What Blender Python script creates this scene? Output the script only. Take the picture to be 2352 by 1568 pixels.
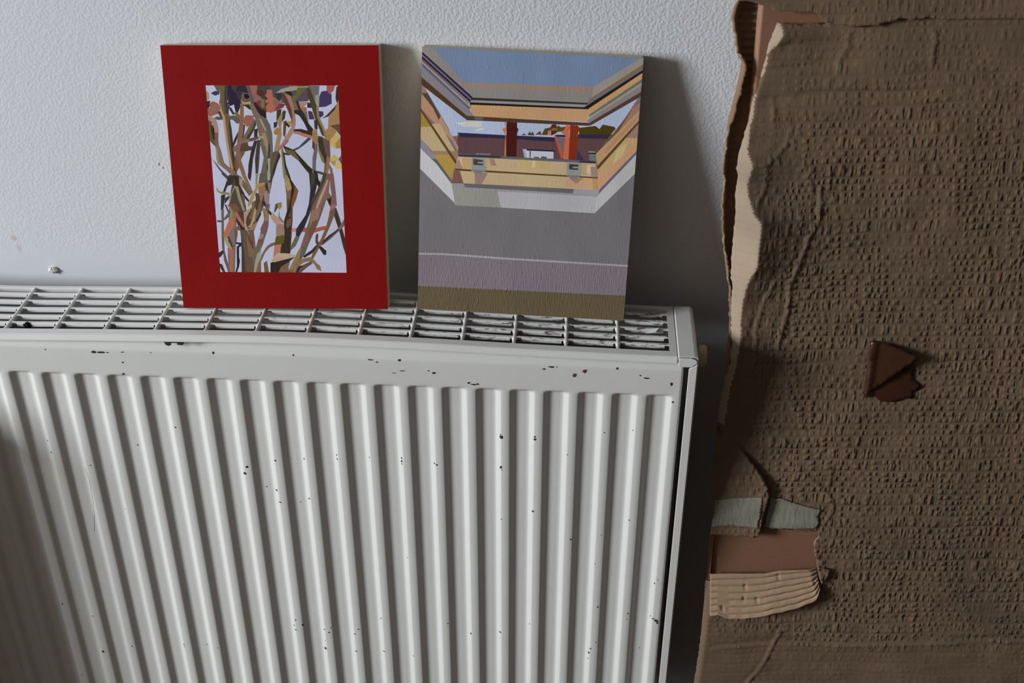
import bpy, math, random
import numpy as np
from mathutils import Vector, Matrix
from mathutils.geometry import delaunay_2d_cdt

# ------------------------------------------------------------------ camera, world, light, exposure
scene = bpy.context.scene
for o in list(bpy.data.objects):
    bpy.data.objects.remove(o)
col = scene.collection
ZR = 0.75                                   # height of the radiator's top above the floor

CAM_POS = (-0.0719, -0.9988, 0.6532 + ZR)
PITCH, YAW, ROLL = 0.5735, 0.0583, 0.0035
f_ = Vector((-math.sin(YAW) * math.cos(PITCH), math.cos(YAW) * math.cos(PITCH), -math.sin(PITCH)))
r_ = Vector((math.cos(YAW), math.sin(YAW), 0))
u_ = r_.cross(f_)
r2 = r_ * math.cos(ROLL) + u_ * math.sin(ROLL)
u2 = -r_ * math.sin(ROLL) + u_ * math.cos(ROLL)
cd = bpy.data.cameras.new('camera')
cam = bpy.data.objects.new('camera', cd)
col.objects.link(cam)
cam.matrix_world = Matrix(((r2.x, u2.x, -f_.x, CAM_POS[0]), (r2.y, u2.y, -f_.y, CAM_POS[1]), (r2.z, u2.z, -f_.z, CAM_POS[2]), (0, 0, 0, 1)))
cd.sensor_width = 23.5
cd.lens = 2876.6 / 2352 * 23.5
cd.clip_start = 0.02
cd.dof.use_dof = True
cd.dof.focus_distance = 1.27
cd.dof.aperture_fstop = 7.1
scene.camera = cam

world = bpy.data.worlds.new('overcast')
scene.world = world
world.use_nodes = True
world.node_tree.nodes['Background'].inputs[0].default_value = (0.80, 0.90, 1.0, 1)
world.node_tree.nodes['Background'].inputs[1].default_value = 0.6

WIN_X, WIN_Y0, WIN_Y1, WIN_Z0, WIN_Z1 = -4.00, -2.55, -1.25, ZR + 0.32, ZR + 1.62
ld = bpy.data.lights.new('window_daylight', 'AREA')
ld.shape = 'RECTANGLE'
ld.size = WIN_Z1 - WIN_Z0 - 0.12
ld.size_y = WIN_Y1 - WIN_Y0 - 0.12
ld.energy = 230
ld.color = (0.93, 0.97, 1.0)
light = bpy.data.objects.new('window_daylight', ld)
col.objects.link(light)
light.location = (WIN_X - 0.02, (WIN_Y0 + WIN_Y1) / 2, (WIN_Z0 + WIN_Z1) / 2)
light.rotation_euler = (0, -math.pi / 2, 0)

vs = scene.view_settings
vs.view_transform = 'Standard'
vs.look = 'None'
vs.exposure = 0.0
vs.gamma = 1.0
vs.use_curve_mapping = False
try:
    scene.cycles.use_denoising = True
except Exception:
    pass

# ------------------------------------------------------------------ helpers
def s2l(c):
    c = c / 255.0
    return c / 12.92 if c <= 0.04045 else ((c + 0.055) / 1.055) ** 2.4

def rgb(r, g, b, k=1.0):
    c = [s2l(v) / k for v in (r, g, b)]
    q = min(1.0, 0.92 / max(max(c), 1e-6))
    return tuple(v * q for v in c) + (1.0,)

class NT:
    """small wrapper to write node graphs tersely"""
    def __init__(s, name):
        s.m = bpy.data.materials.new(name)
        s.m.use_nodes = True
        s.t = s.m.node_tree
        s.b = s.t.nodes['Principled BSDF']
    def n(s, typ, **kw):
        x = s.t.nodes.new(typ)
        for k, v in kw.items():
            setattr(x, k, v)
        return x
    def put(s, sock, v):
        if hasattr(v, 'is_linked'):
            s.t.links.new(v, sock)
        elif v is not None:
            sock.default_value = v
    def math(s, op, a, b=None, c=None, clamp=False):
        x = s.n('ShaderNodeMath', operation=op, use_clamp=clamp)
        for i, v in enumerate((a, b, c)):
            if v is not None:
                s.put(x.inputs[i], v)
        return x.outputs[0]
    def noise(s, vec, scale, detail=2.0, rough=0.5, dim='3D', w=None):
        x = s.n('ShaderNodeTexNoise', noise_dimensions=dim)
        if dim != '1D' and vec is not None:
            s.put(x.inputs['Vector'], vec)
        if w is not None:
            s.put(x.inputs['W'], w)
        s.put(x.inputs['Scale'], scale)
        s.put(x.inputs['Detail'], detail)
        s.put(x.inputs['Roughness'], rough)
        return x.outputs[0]
    def remap(s, v, a, b, c=0.0, d=1.0, smooth=True):
        x = s.n('ShaderNodeMapRange', interpolation_type='SMOOTHSTEP' if smooth else 'LINEAR')
        s.put(x.inputs[0], v)
        for i, q in enumerate((a, b, c, d)):
            s.put(x.inputs[i + 1], q)
        return x.outputs[0]
    def mix(s, fac, a, b):
        x = s.n('ShaderNodeMix', data_type='RGBA')
        s.put(x.inputs[0], fac)
        s.put(x.inputs[6], a)
        s.put(x.inputs[7], b)
        return x.outputs[2]
    def coord(s, which='Object'):
        return s.n('ShaderNodeTexCoord').outputs[which]
    def geo(s):
        return s.n('ShaderNodeNewGeometry').outputs['Position']
    def sep(s, v):
        x = s.n('ShaderNodeSeparateXYZ')
        s.put(x.inputs[0], v)
        return x.outputs
    def comb(s, x_, y_, z_=0.0):
        x = s.n('ShaderNodeCombineXYZ')
        for i, v in enumerate((x_, y_, z_)):
            s.put(x.inputs[i], v)
        return x.outputs[0]
    def scalev(s, v, sc):
        x = s.n('ShaderNodeVectorMath', operation='MULTIPLY')
        s.put(x.inputs[0], v)
        x.inputs[1].default_value = sc
        return x.outputs[0]
    def bump(s, h, dist, strength=1.0):
        x = s.n('ShaderNodeBump')
        x.inputs['Strength'].default_value = strength
        x.inputs['Distance'].default_value = dist
        s.put(x.inputs['Height'], h)
        s.put(s.b.inputs['Normal'], x.outputs[0])
    def base(s, c, rough=0.6, spec=0.5):
        s.put(s.b.inputs['Base Color'], c)
        s.put(s.b.inputs['Roughness'], rough)
        s.put(s.b.inputs['Specular IOR Level'], spec)
        return s.m

def plain(name, c, rough=0.6, spec=0.4, nscale=40, amount=0.08, bump=0.0):
    t = NT(name)
    p = t.coord()
    v = t.noise(p, nscale, 3)
    a = tuple(x * (1 - amount) for x in c[:3]) + (1,)
    b = tuple(min(1, x * (1 + amount)) for x in c[:3]) + (1,)
    if bump:
        t.bump(v, bump)
    return t.base(t.mix(v, a, b), rough, spec)

def empty(name, loc=(0, 0, 0), **props):
    o = bpy.data.objects.new(name, None)
    o.empty_display_size = 0.05
    col.objects.link(o)
    o.location = loc
    for k, v in props.items():
        o[k] = v
    return o

def obj(name, verts, faces, mat, parent=None, smooth=False, shift=(0, 0, 0), **props):
    me = bpy.data.meshes.new(name)
    verts = [(v[0] + shift[0], v[1] + shift[1], v[2] + shift[2]) for v in verts]
    me.from_pydata(verts, [], faces)
    for m in (mat if isinstance(mat, (list, tuple)) else [mat]):
        me.materials.append(m)
    if smooth:
        me.polygons.foreach_set('use_smooth', [True] * len(me.polygons))
    me.update()
    o = bpy.data.objects.new(name, me)
    col.objects.link(o)
    if parent is not None:
        o.parent = parent
    for k, v in props.items():
        o[k] = v
    return o

def thing(o, label, category, group=None):
    o['label'] = label
    o['category'] = category
    if group:
        o['group'] = group
    return o

def box(x0, x1, y0, y1, z0, z1):
    v = [(x0, y0, z0), (x1, y0, z0), (x1, y1, z0), (x0, y1, z0), (x0, y0, z1), (x1, y0, z1), (x1, y1, z1), (x0, y1, z1)]
    f = [(0, 3, 2, 1), (4, 5, 6, 7), (0, 1, 5, 4), (1, 2, 6, 5), (2, 3, 7, 6), (3, 0, 4, 7)]
    return v, f

def grid(rows, closed=False):
    """rows: list of equally long vertex lists -> verts, quads"""
    n = len(rows[0])
    v = [p for r in rows for p in r]
    f = []
    for i in range(len(rows) - 1):
        for j in range(n - 1 + (1 if closed else 0)):
            k = (j + 1) % n
            f.append((i * n + j, i * n + k, (i + 1) * n + k, (i + 1) * n + j))
    return v, f

def bevel(o, w, seg=2):
    m = o.modifiers.new('bevel', 'BEVEL')
    m.width = w
    m.segments = seg
    m.limit_method = 'ANGLE'
    return o

def pts(s, k=1e-4):
    return [(s[i] * k, s[i + 1] * k) for i in range(0, len(s) - 1, 2)]

def lerp_at(table, x):
    xs = [t[0] for t in table]
    return float(np.interp(x, xs, [t[1] for t in table]))

# ---- measured outlines (0.1 mm)
P1 = [
((62, 55, 54), [577, 2175, 578, 2033, 661, 2032, 703, 1963, 811, 2014, 853, 1963, 970, 1928, 1044, 2033, 1033, 2175]),
((82, 75, 77), [1005, 2175, 995, 2034, 1028, 1962, 1086, 2013, 1188, 2012, 1252, 2024, 1359, 2030, 1378, 2175]),
((87, 73, 53), [531, 2175, 520, 1979, 542, 1881, 551, 1691, 567, 1517, 594, 1297, 635, 1298, 614, 1634, 606, 1842, 587, 1979, 601, 2175]),
((99, 88, 76), [844, 1863, 869, 1720, 901, 1500, 860, 1299, 972, 1298, 997, 1721, 961, 1855, 900, 1901, 848, 2010, 796, 2009]),
((78, 64, 53), [561, 1182, 531, 1036, 608, 832, 634, 753, 608, 369, 727, 369, 764, 614, 756, 780, 801, 872, 863, 1017, 937, 1148, 986, 1347, 920, 1307, 866, 1184, 795, 1073, 700, 956, 695, 1031, 656, 1306, 607, 1327]),
((105, 90, 76), [520, 886, 487, 719, 522, 653, 486, 607, 488, 369, 541, 369, 567, 619, 597, 753, 589, 820, 598, 953, 534, 1041]),
((98, 88, 79), [866, 888, 828, 803, 809, 716, 743, 521, 721, 369, 747, 369, 793, 553, 863, 720, 903, 834, 919, 982, 857, 1016]),
((104, 85, 73), [1342, 1062, 1308, 905, 1202, 620, 1070, 370, 1141, 369, 1209, 503, 1326, 737, 1428, 955, 1510, 1176, 1530, 1347, 1467, 1348]),
((84, 64, 50), [1100, 995, 1060, 876, 1057, 824, 996, 561, 1100, 558, 1126, 757, 1147, 1006, 1215, 1180, 1120, 1334, 1090, 1347]),
((40, 32, 53), [594, 2175, 572, 2116, 582, 2073, 615, 2068, 593, 2013, 611, 1981, 650, 1998, 662, 1926, 677, 1906, 709, 1977, 719, 2036, 693, 2089, 671, 2112, 640, 2145, 641, 2175]),
((44, 38, 44), [693, 2175, 677, 2112, 714, 2111, 745, 2089, 780, 2048, 810, 2091, 780, 2175]),
((59, 45, 66), [685, 2079, 713, 2031, 754, 2044, 747, 2123, 677, 2117]),
((85, 81, 79), [774, 2175, 801, 2079, 815, 2015, 850, 2009, 837, 2064, 820, 2175]),
((149, 91, 78), [811, 2175, 826, 2101, 849, 2071, 896, 2078, 875, 2109, 892, 2147, 884, 2175]),
((133, 95, 91), [845, 2026, 879, 2015, 885, 1985, 922, 2040, 912, 2071, 893, 2084, 853, 2078, 828, 2107]),
((62, 64, 56), [884, 2175, 880, 2128, 933, 2121, 957, 2098, 978, 2132, 1010, 2126, 1101, 2128, 1052, 2175]),
((83, 41, 28), [872, 2095, 909, 2070, 949, 2102, 931, 2129, 875, 2128]),
((76, 73, 70), [1005, 2175, 1001, 2124, 1035, 2053, 1066, 2112, 1068, 2175]),
((85, 72, 89), [1068, 2172, 1188, 2172, 1181, 2144, 1262, 2149, 1255, 2031, 1359, 2030, 1365, 2131, 1322, 2156, 1193, 2111, 1065, 2122]),
((171, 96, 81), [967, 2099, 949, 2086, 978, 2052, 948, 2036, 954, 2008, 994, 2021, 983, 2015, 957, 1992, 943, 1960, 973, 1922, 1037, 1940, 1112, 2035, 1042, 2061, 1025, 2055, 1019, 2133, 974, 2139]),
((171, 95, 79), [989, 1917, 1085, 1954, 1057, 1978, 1086, 2029, 1037, 2060, 1027, 2065, 1004, 2129]),
((124, 95, 86), [1016, 2011, 1047, 1973, 1089, 2022, 1077, 2043, 1033, 2055]),
((118, 55, 64), [1059, 1951, 1113, 1968, 1145, 2007, 1082, 2010, 1024, 1941]),
((162, 100, 83), [1183, 2175, 1188, 2154, 1256, 2156, 1269, 2175]),
((122, 51, 68), [863, 1977, 884, 1957, 914, 2005, 908, 2038, 874, 2032]),
((111, 107, 65), [902, 1989, 917, 1951, 940, 1964, 945, 2049, 916, 2049]),
((92, 62, 25), [919, 1930, 952, 1906, 953, 1970, 909, 1963]),
((56, 52, 71), [480, 2080, 519, 2093, 524, 2118, 483, 2125, 437, 2102]),
((89, 89, 57), [474, 2175, 505, 2115, 527, 2118, 525, 2175]),
((44, 34, 44), [397, 1959, 403, 1959, 427, 1989, 426, 2034, 397, 2028]),
((163, 134, 88), [397, 2028, 424, 2058, 422, 2100, 404, 2125, 397, 2125]),
((145, 90, 74), [421, 1970, 397, 1957, 397, 1895, 424, 1884, 444, 1895, 487, 1907, 521, 1956, 506, 2005, 458, 2029, 418, 2010]),
((128, 107, 82), [418, 1935, 411, 1884, 441, 1919, 480, 1949, 476, 2006, 446, 1982]),
((79, 80, 72), [497, 1852, 539, 1857, 531, 1879, 475, 1886, 450, 1864]),
((87, 85, 74), [591, 1859, 630, 1855, 663, 1820, 691, 1821, 701, 1866, 653, 1897, 593, 1890]),
((123, 90, 56), [666, 1885, 698, 1860, 708, 1882, 680, 1931, 645, 1923]),
((53, 47, 53), [606, 1949, 634, 1900, 652, 1909, 626, 1964, 604, 1983]),
((70, 58, 41), [509, 1885, 537, 1873, 530, 1943, 488, 1929]),
((65, 53, 88), [1456, 2056, 1447, 1973, 1515, 1978, 1576, 2007, 1580, 2096, 1533, 2127, 1484, 2120]),
((149, 86, 74), [1537, 2175, 1534, 2127, 1565, 2090, 1581, 2114, 1598, 2125, 1618, 2175]),
((53, 41, 53), [1344, 1968, 1390, 1968, 1380, 2013, 1346, 2019]),
((67, 54, 75), [1355, 1860, 1408, 1860, 1388, 1934, 1348, 1940]),
((158, 99, 74), [1283, 1929, 1315, 1910, 1337, 1929, 1338, 1974, 1274, 1974]),
((160, 126, 113), [1270, 1967, 1308, 1973, 1340, 2002, 1347, 2024, 1248, 2024]),
((111, 100, 95), [1325, 1825, 1348, 1826, 1341, 1935, 1288, 1916]),
((123, 90, 69), [1216, 1957, 1254, 1939, 1270, 1959, 1248, 2032, 1207, 2013]),
((103, 100, 94), [1388, 2071, 1414, 2014, 1429, 1975, 1430, 2070, 1459, 2081, 1469, 2173, 1371, 2174]),
((143, 143, 131), [1423, 1976, 1442, 1915, 1454, 1976, 1465, 2092, 1424, 2086]),
((63, 53, 84), [1442, 1895, 1462, 1875, 1496, 1901, 1491, 1934, 1446, 1940]),
((147, 147, 127), [1149, 2114, 1265, 2136, 1353, 2150, 1367, 2170, 1190, 2162, 1113, 2145, 1054, 2106]),
((49, 51, 45), [1054, 2055, 1086, 2030, 1121, 2085, 1109, 2105, 1048, 2099]),
((39, 34, 23), [1168, 2098, 1198, 2075, 1214, 2090, 1190, 2122, 1133, 2119]),
((97, 97, 51), [1241, 2098, 1198, 2058, 1197, 2019, 1220, 2024, 1275, 2076, 1330, 2137, 1355, 2158, 1262, 2155]),
((75, 60, 33), [1349, 2089, 1369, 2032, 1393, 1941, 1412, 1861, 1432, 1815, 1468, 1711, 1502, 1693, 1499, 1727, 1463, 1807, 1438, 1886, 1437, 1977, 1407, 2057, 1382, 2143, 1348, 2155]),
((133, 116, 78), [1430, 1885, 1476, 1770, 1501, 1665, 1535, 1653, 1517, 1727, 1481, 1818, 1450, 1897, 1453, 1973, 1428, 1980]),
((53, 43, 38), [1614, 2066, 1622, 2017, 1643, 2023, 1643, 2171, 1641, 2171, 1627, 2158]),
((154, 121, 79), [1538, 1863, 1530, 1767, 1553, 1790, 1609, 1807, 1643, 1799, 1643, 2041, 1595, 1962, 1541, 1921]),
((97, 70, 53), [1609, 1751, 1642, 1711, 1643, 1710, 1643, 1811, 1626, 1815, 1547, 1801]),
((154, 121, 75), [1512, 1671, 1545, 1658, 1616, 1755, 1550, 1801, 1510, 1761]),
((190, 165, 98), [1555, 1596, 1595, 1584, 1593, 1632, 1642, 1690, 1612, 1741, 1537, 1657]),
((159, 125, 75), [1596, 1584, 1643, 1588, 1643, 1683, 1636, 1683, 1591, 1635]),
((190, 161, 94), [1531, 1456, 1607, 1462, 1621, 1495, 1578, 1531, 1532, 1490]),
((167, 134, 80), [1574, 1415, 1596, 1468, 1531, 1467]),
((98, 89, 77), [1641, 1439, 1643, 1438, 1643, 1521, 1642, 1521, 1613, 1483]),
((194, 169, 98), [1593, 1389, 1643, 1391, 1643, 1437, 1615, 1464, 1574, 1413]),
((49, 45, 45), [1535, 1887, 1602, 1951, 1622, 2002, 1602, 1978, 1524, 1900, 1471, 1866]),
((92, 56, 48), [1122, 2038, 1157, 1947, 1184, 1863, 1184, 1804, 1218, 1791, 1228, 1932, 1207, 1984, 1177, 2052, 1161, 2099, 1109, 2096]),
((155, 113, 100), [1163, 2043, 1192, 1959, 1199, 1886, 1182, 1794, 1195, 1756, 1219, 1787, 1229, 1852, 1218, 1961, 1195, 2076, 1133, 2105]),
((159, 122, 105), [1145, 1734, 1087, 1642, 1029, 1569, 1044, 1554, 1091, 1596, 1141, 1654, 1198, 1735, 1225, 1809, 1190, 1798]),
((154, 100, 100), [1055, 1601, 1036, 1561, 1084, 1584, 1154, 1656, 1139, 1672]),
((49, 44, 38), [1266, 1930, 1324, 1820, 1347, 1814, 1318, 1905, 1281, 1961, 1260, 2031, 1237, 2030]),
((44, 40, 32), [1219, 1918, 1265, 1894, 1306, 1827, 1337, 1751, 1382, 1727, 1392, 1767, 1358, 1808, 1316, 1877, 1272, 1946, 1216, 1951]),
((54, 43, 32), [1204, 1746, 1258, 1744, 1326, 1716, 1381, 1705, 1384, 1739, 1278, 1770, 1205, 1769]),
((171, 109, 88), [1198, 1728, 1250, 1716, 1302, 1693, 1380, 1682, 1382, 1705, 1259, 1741, 1192, 1745]),
((64, 64, 69), [1297, 1654, 1243, 1602, 1169, 1569, 1191, 1560, 1234, 1578, 1301, 1624, 1370, 1680, 1336, 1689]),
((62, 62, 56), [1098, 1526, 1142, 1519, 1181, 1535, 1180, 1550, 1142, 1539, 1099, 1547]),
((46, 44, 23), [1106, 1573, 1174, 1526, 1229, 1474, 1283, 1398, 1344, 1322, 1377, 1299, 1371, 1379, 1325, 1421, 1271, 1485, 1205, 1561, 1164, 1585, 1094, 1613]),
((101, 89, 51), [1116, 1543, 1168, 1520, 1226, 1472, 1242, 1481, 1193, 1561, 1101, 1584]),
((53, 52, 53), [1402, 1768, 1431, 1768, 1435, 1854, 1401, 1854]),
((105, 94, 90), [1369, 1598, 1385, 1569, 1369, 1501, 1354, 1299, 1389, 1299, 1399, 1459, 1422, 1575, 1425, 1635, 1380, 1660]),
((79, 54, 46), [1372, 1598, 1390, 1571, 1397, 1658, 1375, 1678]),
((145, 116, 74), [1378, 1655, 1409, 1623, 1432, 1649, 1425, 1769, 1378, 1757]),
((101, 79, 64), [1424, 1662, 1433, 1603, 1477, 1545, 1484, 1460, 1458, 1281, 1499, 1281, 1518, 1400, 1541, 1517, 1541, 1659, 1517, 1666, 1466, 1700, 1434, 1706]),
((60, 52, 43), [1428, 1616, 1456, 1481, 1487, 1432, 1518, 1513, 1495, 1537, 1473, 1682, 1434, 1706]),
((115, 111, 69), [1425, 1563, 1455, 1463, 1483, 1438, 1476, 1490, 1429, 1600]),
((141, 107, 70), [1485, 1372, 1498, 1303, 1524, 1400, 1531, 1496, 1507, 1522]),
((115, 86, 81), [1531, 1355, 1511, 1281, 1558, 1281, 1552, 1391, 1521, 1446]),
((62, 55, 43), [1043, 1837, 1086, 1884, 1101, 1958, 1053, 1946]),
((146, 125, 87), [1065, 1772, 1029, 1664, 1000, 1549, 1049, 1573, 1087, 1714, 1086, 1794, 1115, 1886, 1109, 1936, 1053, 1853]),
((154, 116, 53), [1016, 1717, 1056, 1711, 1079, 1767, 1046, 1787, 1011, 1750]),
((62, 53, 41), [1095, 1837, 1125, 1867, 1140, 1940, 1111, 1941]),
((84, 67, 55), [1099, 1713, 1117, 1687, 1131, 1771, 1140, 1849, 1111, 1843]),
((167, 134, 71), [1149, 1803, 1177, 1791, 1187, 1843, 1140, 1843]),
((48, 36, 27), [1129, 1810, 1157, 1782, 1170, 1794, 1151, 1820, 1130, 1844]),
((49, 46, 43), [1015, 1774, 1045, 1792, 1056, 1838, 1017, 1832]),
((101, 85, 51), [521, 2175, 527, 2137, 535, 2093, 512, 2019, 518, 1944, 542, 1881, 548, 1807, 551, 1691, 558, 1546, 570, 1399, 597, 1297, 629, 1298, 624, 1459, 617, 1605, 606, 1692, 603, 1807, 593, 1911, 575, 1980, 564, 2059, 574, 2109, 583, 2175]),
((64, 56, 56), [577, 2175, 564, 2093, 561, 2019, 563, 1920, 591, 1907, 607, 1979, 586, 2036, 595, 2080, 606, 2175]),
((53, 46, 40), [589, 1807, 592, 1691, 597, 1517, 611, 1297, 635, 1298, 624, 1459, 617, 1634, 612, 1773, 599, 1871]),
((172, 135, 110), [517, 1933, 535, 1870, 539, 1807, 546, 1662, 558, 1516, 582, 1379, 600, 1379, 581, 1517, 568, 1645, 561, 1796, 556, 1883, 534, 1940, 523, 2020]),
((84, 78, 42), [397, 1653, 444, 1600, 451, 1657, 417, 1750, 429, 1838, 397, 1851]),
((48, 37, 27), [415, 1749, 430, 1672, 452, 1659, 446, 1786, 420, 1817]),
((160, 126, 113), [397, 1851, 423, 1839, 446, 1772, 448, 1692, 440, 1614, 481, 1607, 477, 1657, 489, 1773, 477, 1844, 443, 1880, 397, 1889]),
((119, 85, 71), [440, 1613, 481, 1607, 477, 1657, 482, 1735, 447, 1735]),
((120, 99, 82), [448, 1546, 450, 1439, 484, 1414, 540, 1367, 595, 1302, 635, 1298, 617, 1367, 548, 1415, 517, 1448, 496, 1559, 476, 1632, 443, 1618]),
((133, 129, 91), [444, 1487, 461, 1426, 491, 1420, 470, 1459, 465, 1576, 447, 1603]),
((84, 68, 72), [397, 1501, 397, 1498, 452, 1397, 523, 1297, 559, 1299, 476, 1390, 412, 1478]),
((53, 49, 41), [632, 1676, 604, 1611, 611, 1583, 637, 1632, 678, 1714, 678, 1753]),
((110, 81, 60), [621, 1489, 612, 1411, 630, 1354, 655, 1398, 685, 1486, 725, 1547, 676, 1580, 642, 1560]),
((106, 94, 73), [808, 1843, 755, 1751, 682, 1635, 673, 1572, 740, 1602, 782, 1689, 834, 1770, 851, 1842, 831, 1868]),
((66, 58, 47), [809, 1774, 750, 1693, 757, 1653, 781, 1689, 852, 1812, 841, 1845]),
((145, 91, 78), [725, 1829, 767, 1785, 815, 1833, 836, 1895, 761, 1899, 741, 1878]),
((78, 67, 50), [671, 1555, 722, 1554, 801, 1572, 822, 1600, 763, 1608, 754, 1649, 683, 1636]),
((124, 94, 73), [613, 1549, 654, 1555, 670, 1637, 608, 1589]),
((55, 49, 45), [699, 1664, 724, 1702, 745, 1809, 725, 1810]),
((128, 94, 73), [698, 1865, 670, 1721, 642, 1576, 642, 1487, 659, 1399, 689, 1297, 724, 1298, 711, 1360, 679, 1482, 680, 1575, 722, 1749, 738, 1887, 745, 2010, 710, 2010]),
((51, 45, 38), [820, 1659, 850, 1672, 862, 1775, 826, 1763]),
((55, 43, 45), [782, 1559, 749, 1430, 736, 1298, 765, 1298, 797, 1481, 849, 1659, 820, 1660]),
((64, 59, 50), [815, 1483, 810, 1298, 830, 1298, 859, 1493, 881, 1665, 849, 1666]),
((133, 103, 91), [690, 1630, 776, 1647, 862, 1674, 863, 1700, 775, 1678, 683, 1647]),
((97, 68, 68), [779, 1650, 862, 1674, 863, 1700, 773, 1676]),
((106, 81, 77), [717, 2033, 755, 2025, 817, 2038, 803, 2100, 741, 2112]),
((30, 22, 18), [754, 2061, 780, 2048, 808, 2068, 788, 2095, 754, 2098]),
((159, 147, 84), [733, 2004, 764, 1991, 808, 1995, 813, 2030, 755, 2019, 715, 2038]),
((53, 43, 34), [794, 1952, 816, 1947, 802, 1999, 737, 1997]),
((42, 34, 29), [850, 1948, 894, 1895, 952, 1866, 949, 1941, 903, 1953, 866, 2010, 832, 2015]),
((96, 92, 83), [890, 1851, 925, 1759, 949, 1691, 943, 1518, 919, 1299, 960, 1298, 994, 1575, 997, 1720, 982, 1808, 950, 1867, 899, 1896, 857, 1952]),
((115, 99, 83), [824, 1908, 854, 1840, 875, 1719, 898, 1633, 924, 1488, 913, 1385, 938, 1398, 967, 1575, 957, 1692, 938, 1756, 914, 1843, 888, 1889, 836, 2010, 795, 1997]),
((124, 95, 86), [882, 1723, 921, 1705, 932, 1749, 905, 1816, 865, 1821]),
((146, 130, 96), [916, 1633, 920, 1517, 928, 1458, 951, 1634, 929, 1735, 899, 1728]),
((156, 144, 135), [899, 1816, 933, 1748, 944, 1760, 900, 1861, 881, 1873]),
((98, 94, 83), [888, 1563, 901, 1500, 877, 1401, 848, 1299, 922, 1298, 936, 1459, 928, 1607, 871, 1637]),
((66, 49, 47), [943, 1518, 921, 1400, 930, 1373, 951, 1458, 969, 1599, 958, 1657]),
((147, 147, 127), [935, 1389, 913, 1299, 954, 1298, 972, 1485, 937, 1491]),
((151, 143, 101), [862, 1679, 915, 1680, 916, 1703, 857, 1703]),
((93, 76, 59), [958, 1460, 949, 1298, 972, 1298, 994, 1352, 1023, 1428, 1063, 1517, 1047, 1567, 988, 1549]),
((51, 43, 38), [989, 1402, 959, 1303, 993, 1340, 1029, 1445, 1063, 1511, 1050, 1551]),
((124, 120, 74), [1073, 1430, 1078, 1299, 1131, 1299, 1107, 1471, 1091, 1591, 1070, 1571]),
((55, 45, 43), [1095, 1400, 1126, 1298, 1149, 1299, 1111, 1430, 1102, 1536, 1084, 1568]),
((71, 64, 46), [1392, 1355, 1460, 1333, 1469, 1356, 1393, 1375]),
((35, 32, 27), [1360, 1300, 1413, 1300, 1410, 1344, 1378, 1382]),
((75, 61, 64), [532, 1287, 580, 1261, 584, 1286, 514, 1346, 477, 1344]),
((53, 46, 46), [522, 1260, 490, 1182, 476, 1144, 502, 1158, 533, 1223, 579, 1236, 612, 1319, 555, 1333]),
((49, 46, 45), [450, 988, 472, 987, 490, 1068, 507, 1144, 461, 1131]),
((98, 88, 73), [447, 885, 436, 709, 462, 716, 467, 818, 479, 990, 454, 994]),
((98, 83, 77), [433, 618, 443, 483, 474, 369, 506, 369, 472, 492, 456, 585, 462, 722, 436, 722]),
((133, 125, 83), [431, 1164, 483, 1137, 546, 1135, 547, 1157, 450, 1171, 416, 1221]),
((53, 46, 46), [489, 1046, 508, 1067, 537, 1100, 545, 1132, 498, 1104]),
((71, 59, 67), [522, 947, 534, 964, 506, 1039, 487, 1046]),
((98, 81, 90), [468, 900, 469, 881, 531, 923, 524, 968]),
((53, 52, 53), [409, 869, 447, 868, 448, 884, 402, 887]),
((102, 94, 77), [641, 1283, 687, 1198, 737, 1125, 776, 1168, 722, 1235, 669, 1313, 620, 1346]),
((132, 103, 69), [739, 1191, 770, 1185, 709, 1346, 671, 1345]),
((57, 43, 46), [736, 1303, 758, 1268, 768, 1346, 736, 1346]),
((133, 133, 87), [803, 1244, 821, 1236, 836, 1346, 814, 1346]),
((55, 45, 34), [612, 1245, 643, 1141, 663, 1056, 690, 1001, 691, 1149, 651, 1227, 650, 1313, 600, 1333]),
((106, 77, 71), [665, 1082, 686, 1017, 689, 1131, 652, 1152]),
((164, 135, 118), [647, 1245, 670, 1183, 684, 1286, 650, 1308]),
((46, 41, 36), [693, 1101, 726, 1063, 738, 1077, 684, 1146]),
((81, 67, 56), [533, 1041, 598, 1040, 618, 969, 640, 954, 678, 977, 632, 1149, 609, 1224, 570, 1196, 544, 1116]),
((134, 125, 109), [548, 1068, 567, 1146, 611, 1216, 601, 1230, 544, 1123, 532, 1044]),
((142, 138, 105), [627, 1095, 667, 974, 686, 990, 650, 1123, 636, 1216, 604, 1223]),
((114, 79, 57), [536, 1002, 581, 954, 604, 961, 634, 991, 603, 1054, 518, 1039]),
((77, 56, 50), [632, 891, 660, 856, 679, 899, 676, 961, 619, 975]),
((93, 85, 77), [832, 1244, 888, 1236, 931, 1263, 948, 1346, 852, 1346]),
((69, 54, 54), [938, 1256, 963, 1270, 994, 1346, 929, 1346]),
((148, 148, 131), [922, 1275, 948, 1283, 958, 1346, 923, 1346]),
((133, 108, 104), [911, 1181, 937, 1152, 953, 1255, 925, 1263]),
((53, 46, 43), [903, 1162, 894, 1067, 906, 1083, 928, 1162, 922, 1235, 902, 1250]),
((134, 130, 122), [880, 1054, 899, 1069, 918, 1178, 880, 1178]),
((142, 117, 117), [890, 1049, 922, 1042, 936, 1159, 904, 1152]),
((145, 104, 87), [825, 1149, 849, 1054, 871, 1128, 901, 1188, 889, 1237, 831, 1223]),
((75, 63, 50), [796, 1087, 841, 1081, 832, 1145, 796, 1165]),
((111, 90, 73), [749, 980, 718, 919, 743, 870, 800, 870, 833, 952, 853, 1080, 756, 1073]),
((75, 62, 39), [783, 996, 808, 988, 835, 1086, 789, 1087]),
((57, 43, 38), [778, 879, 799, 870, 843, 954, 829, 964]),
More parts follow.
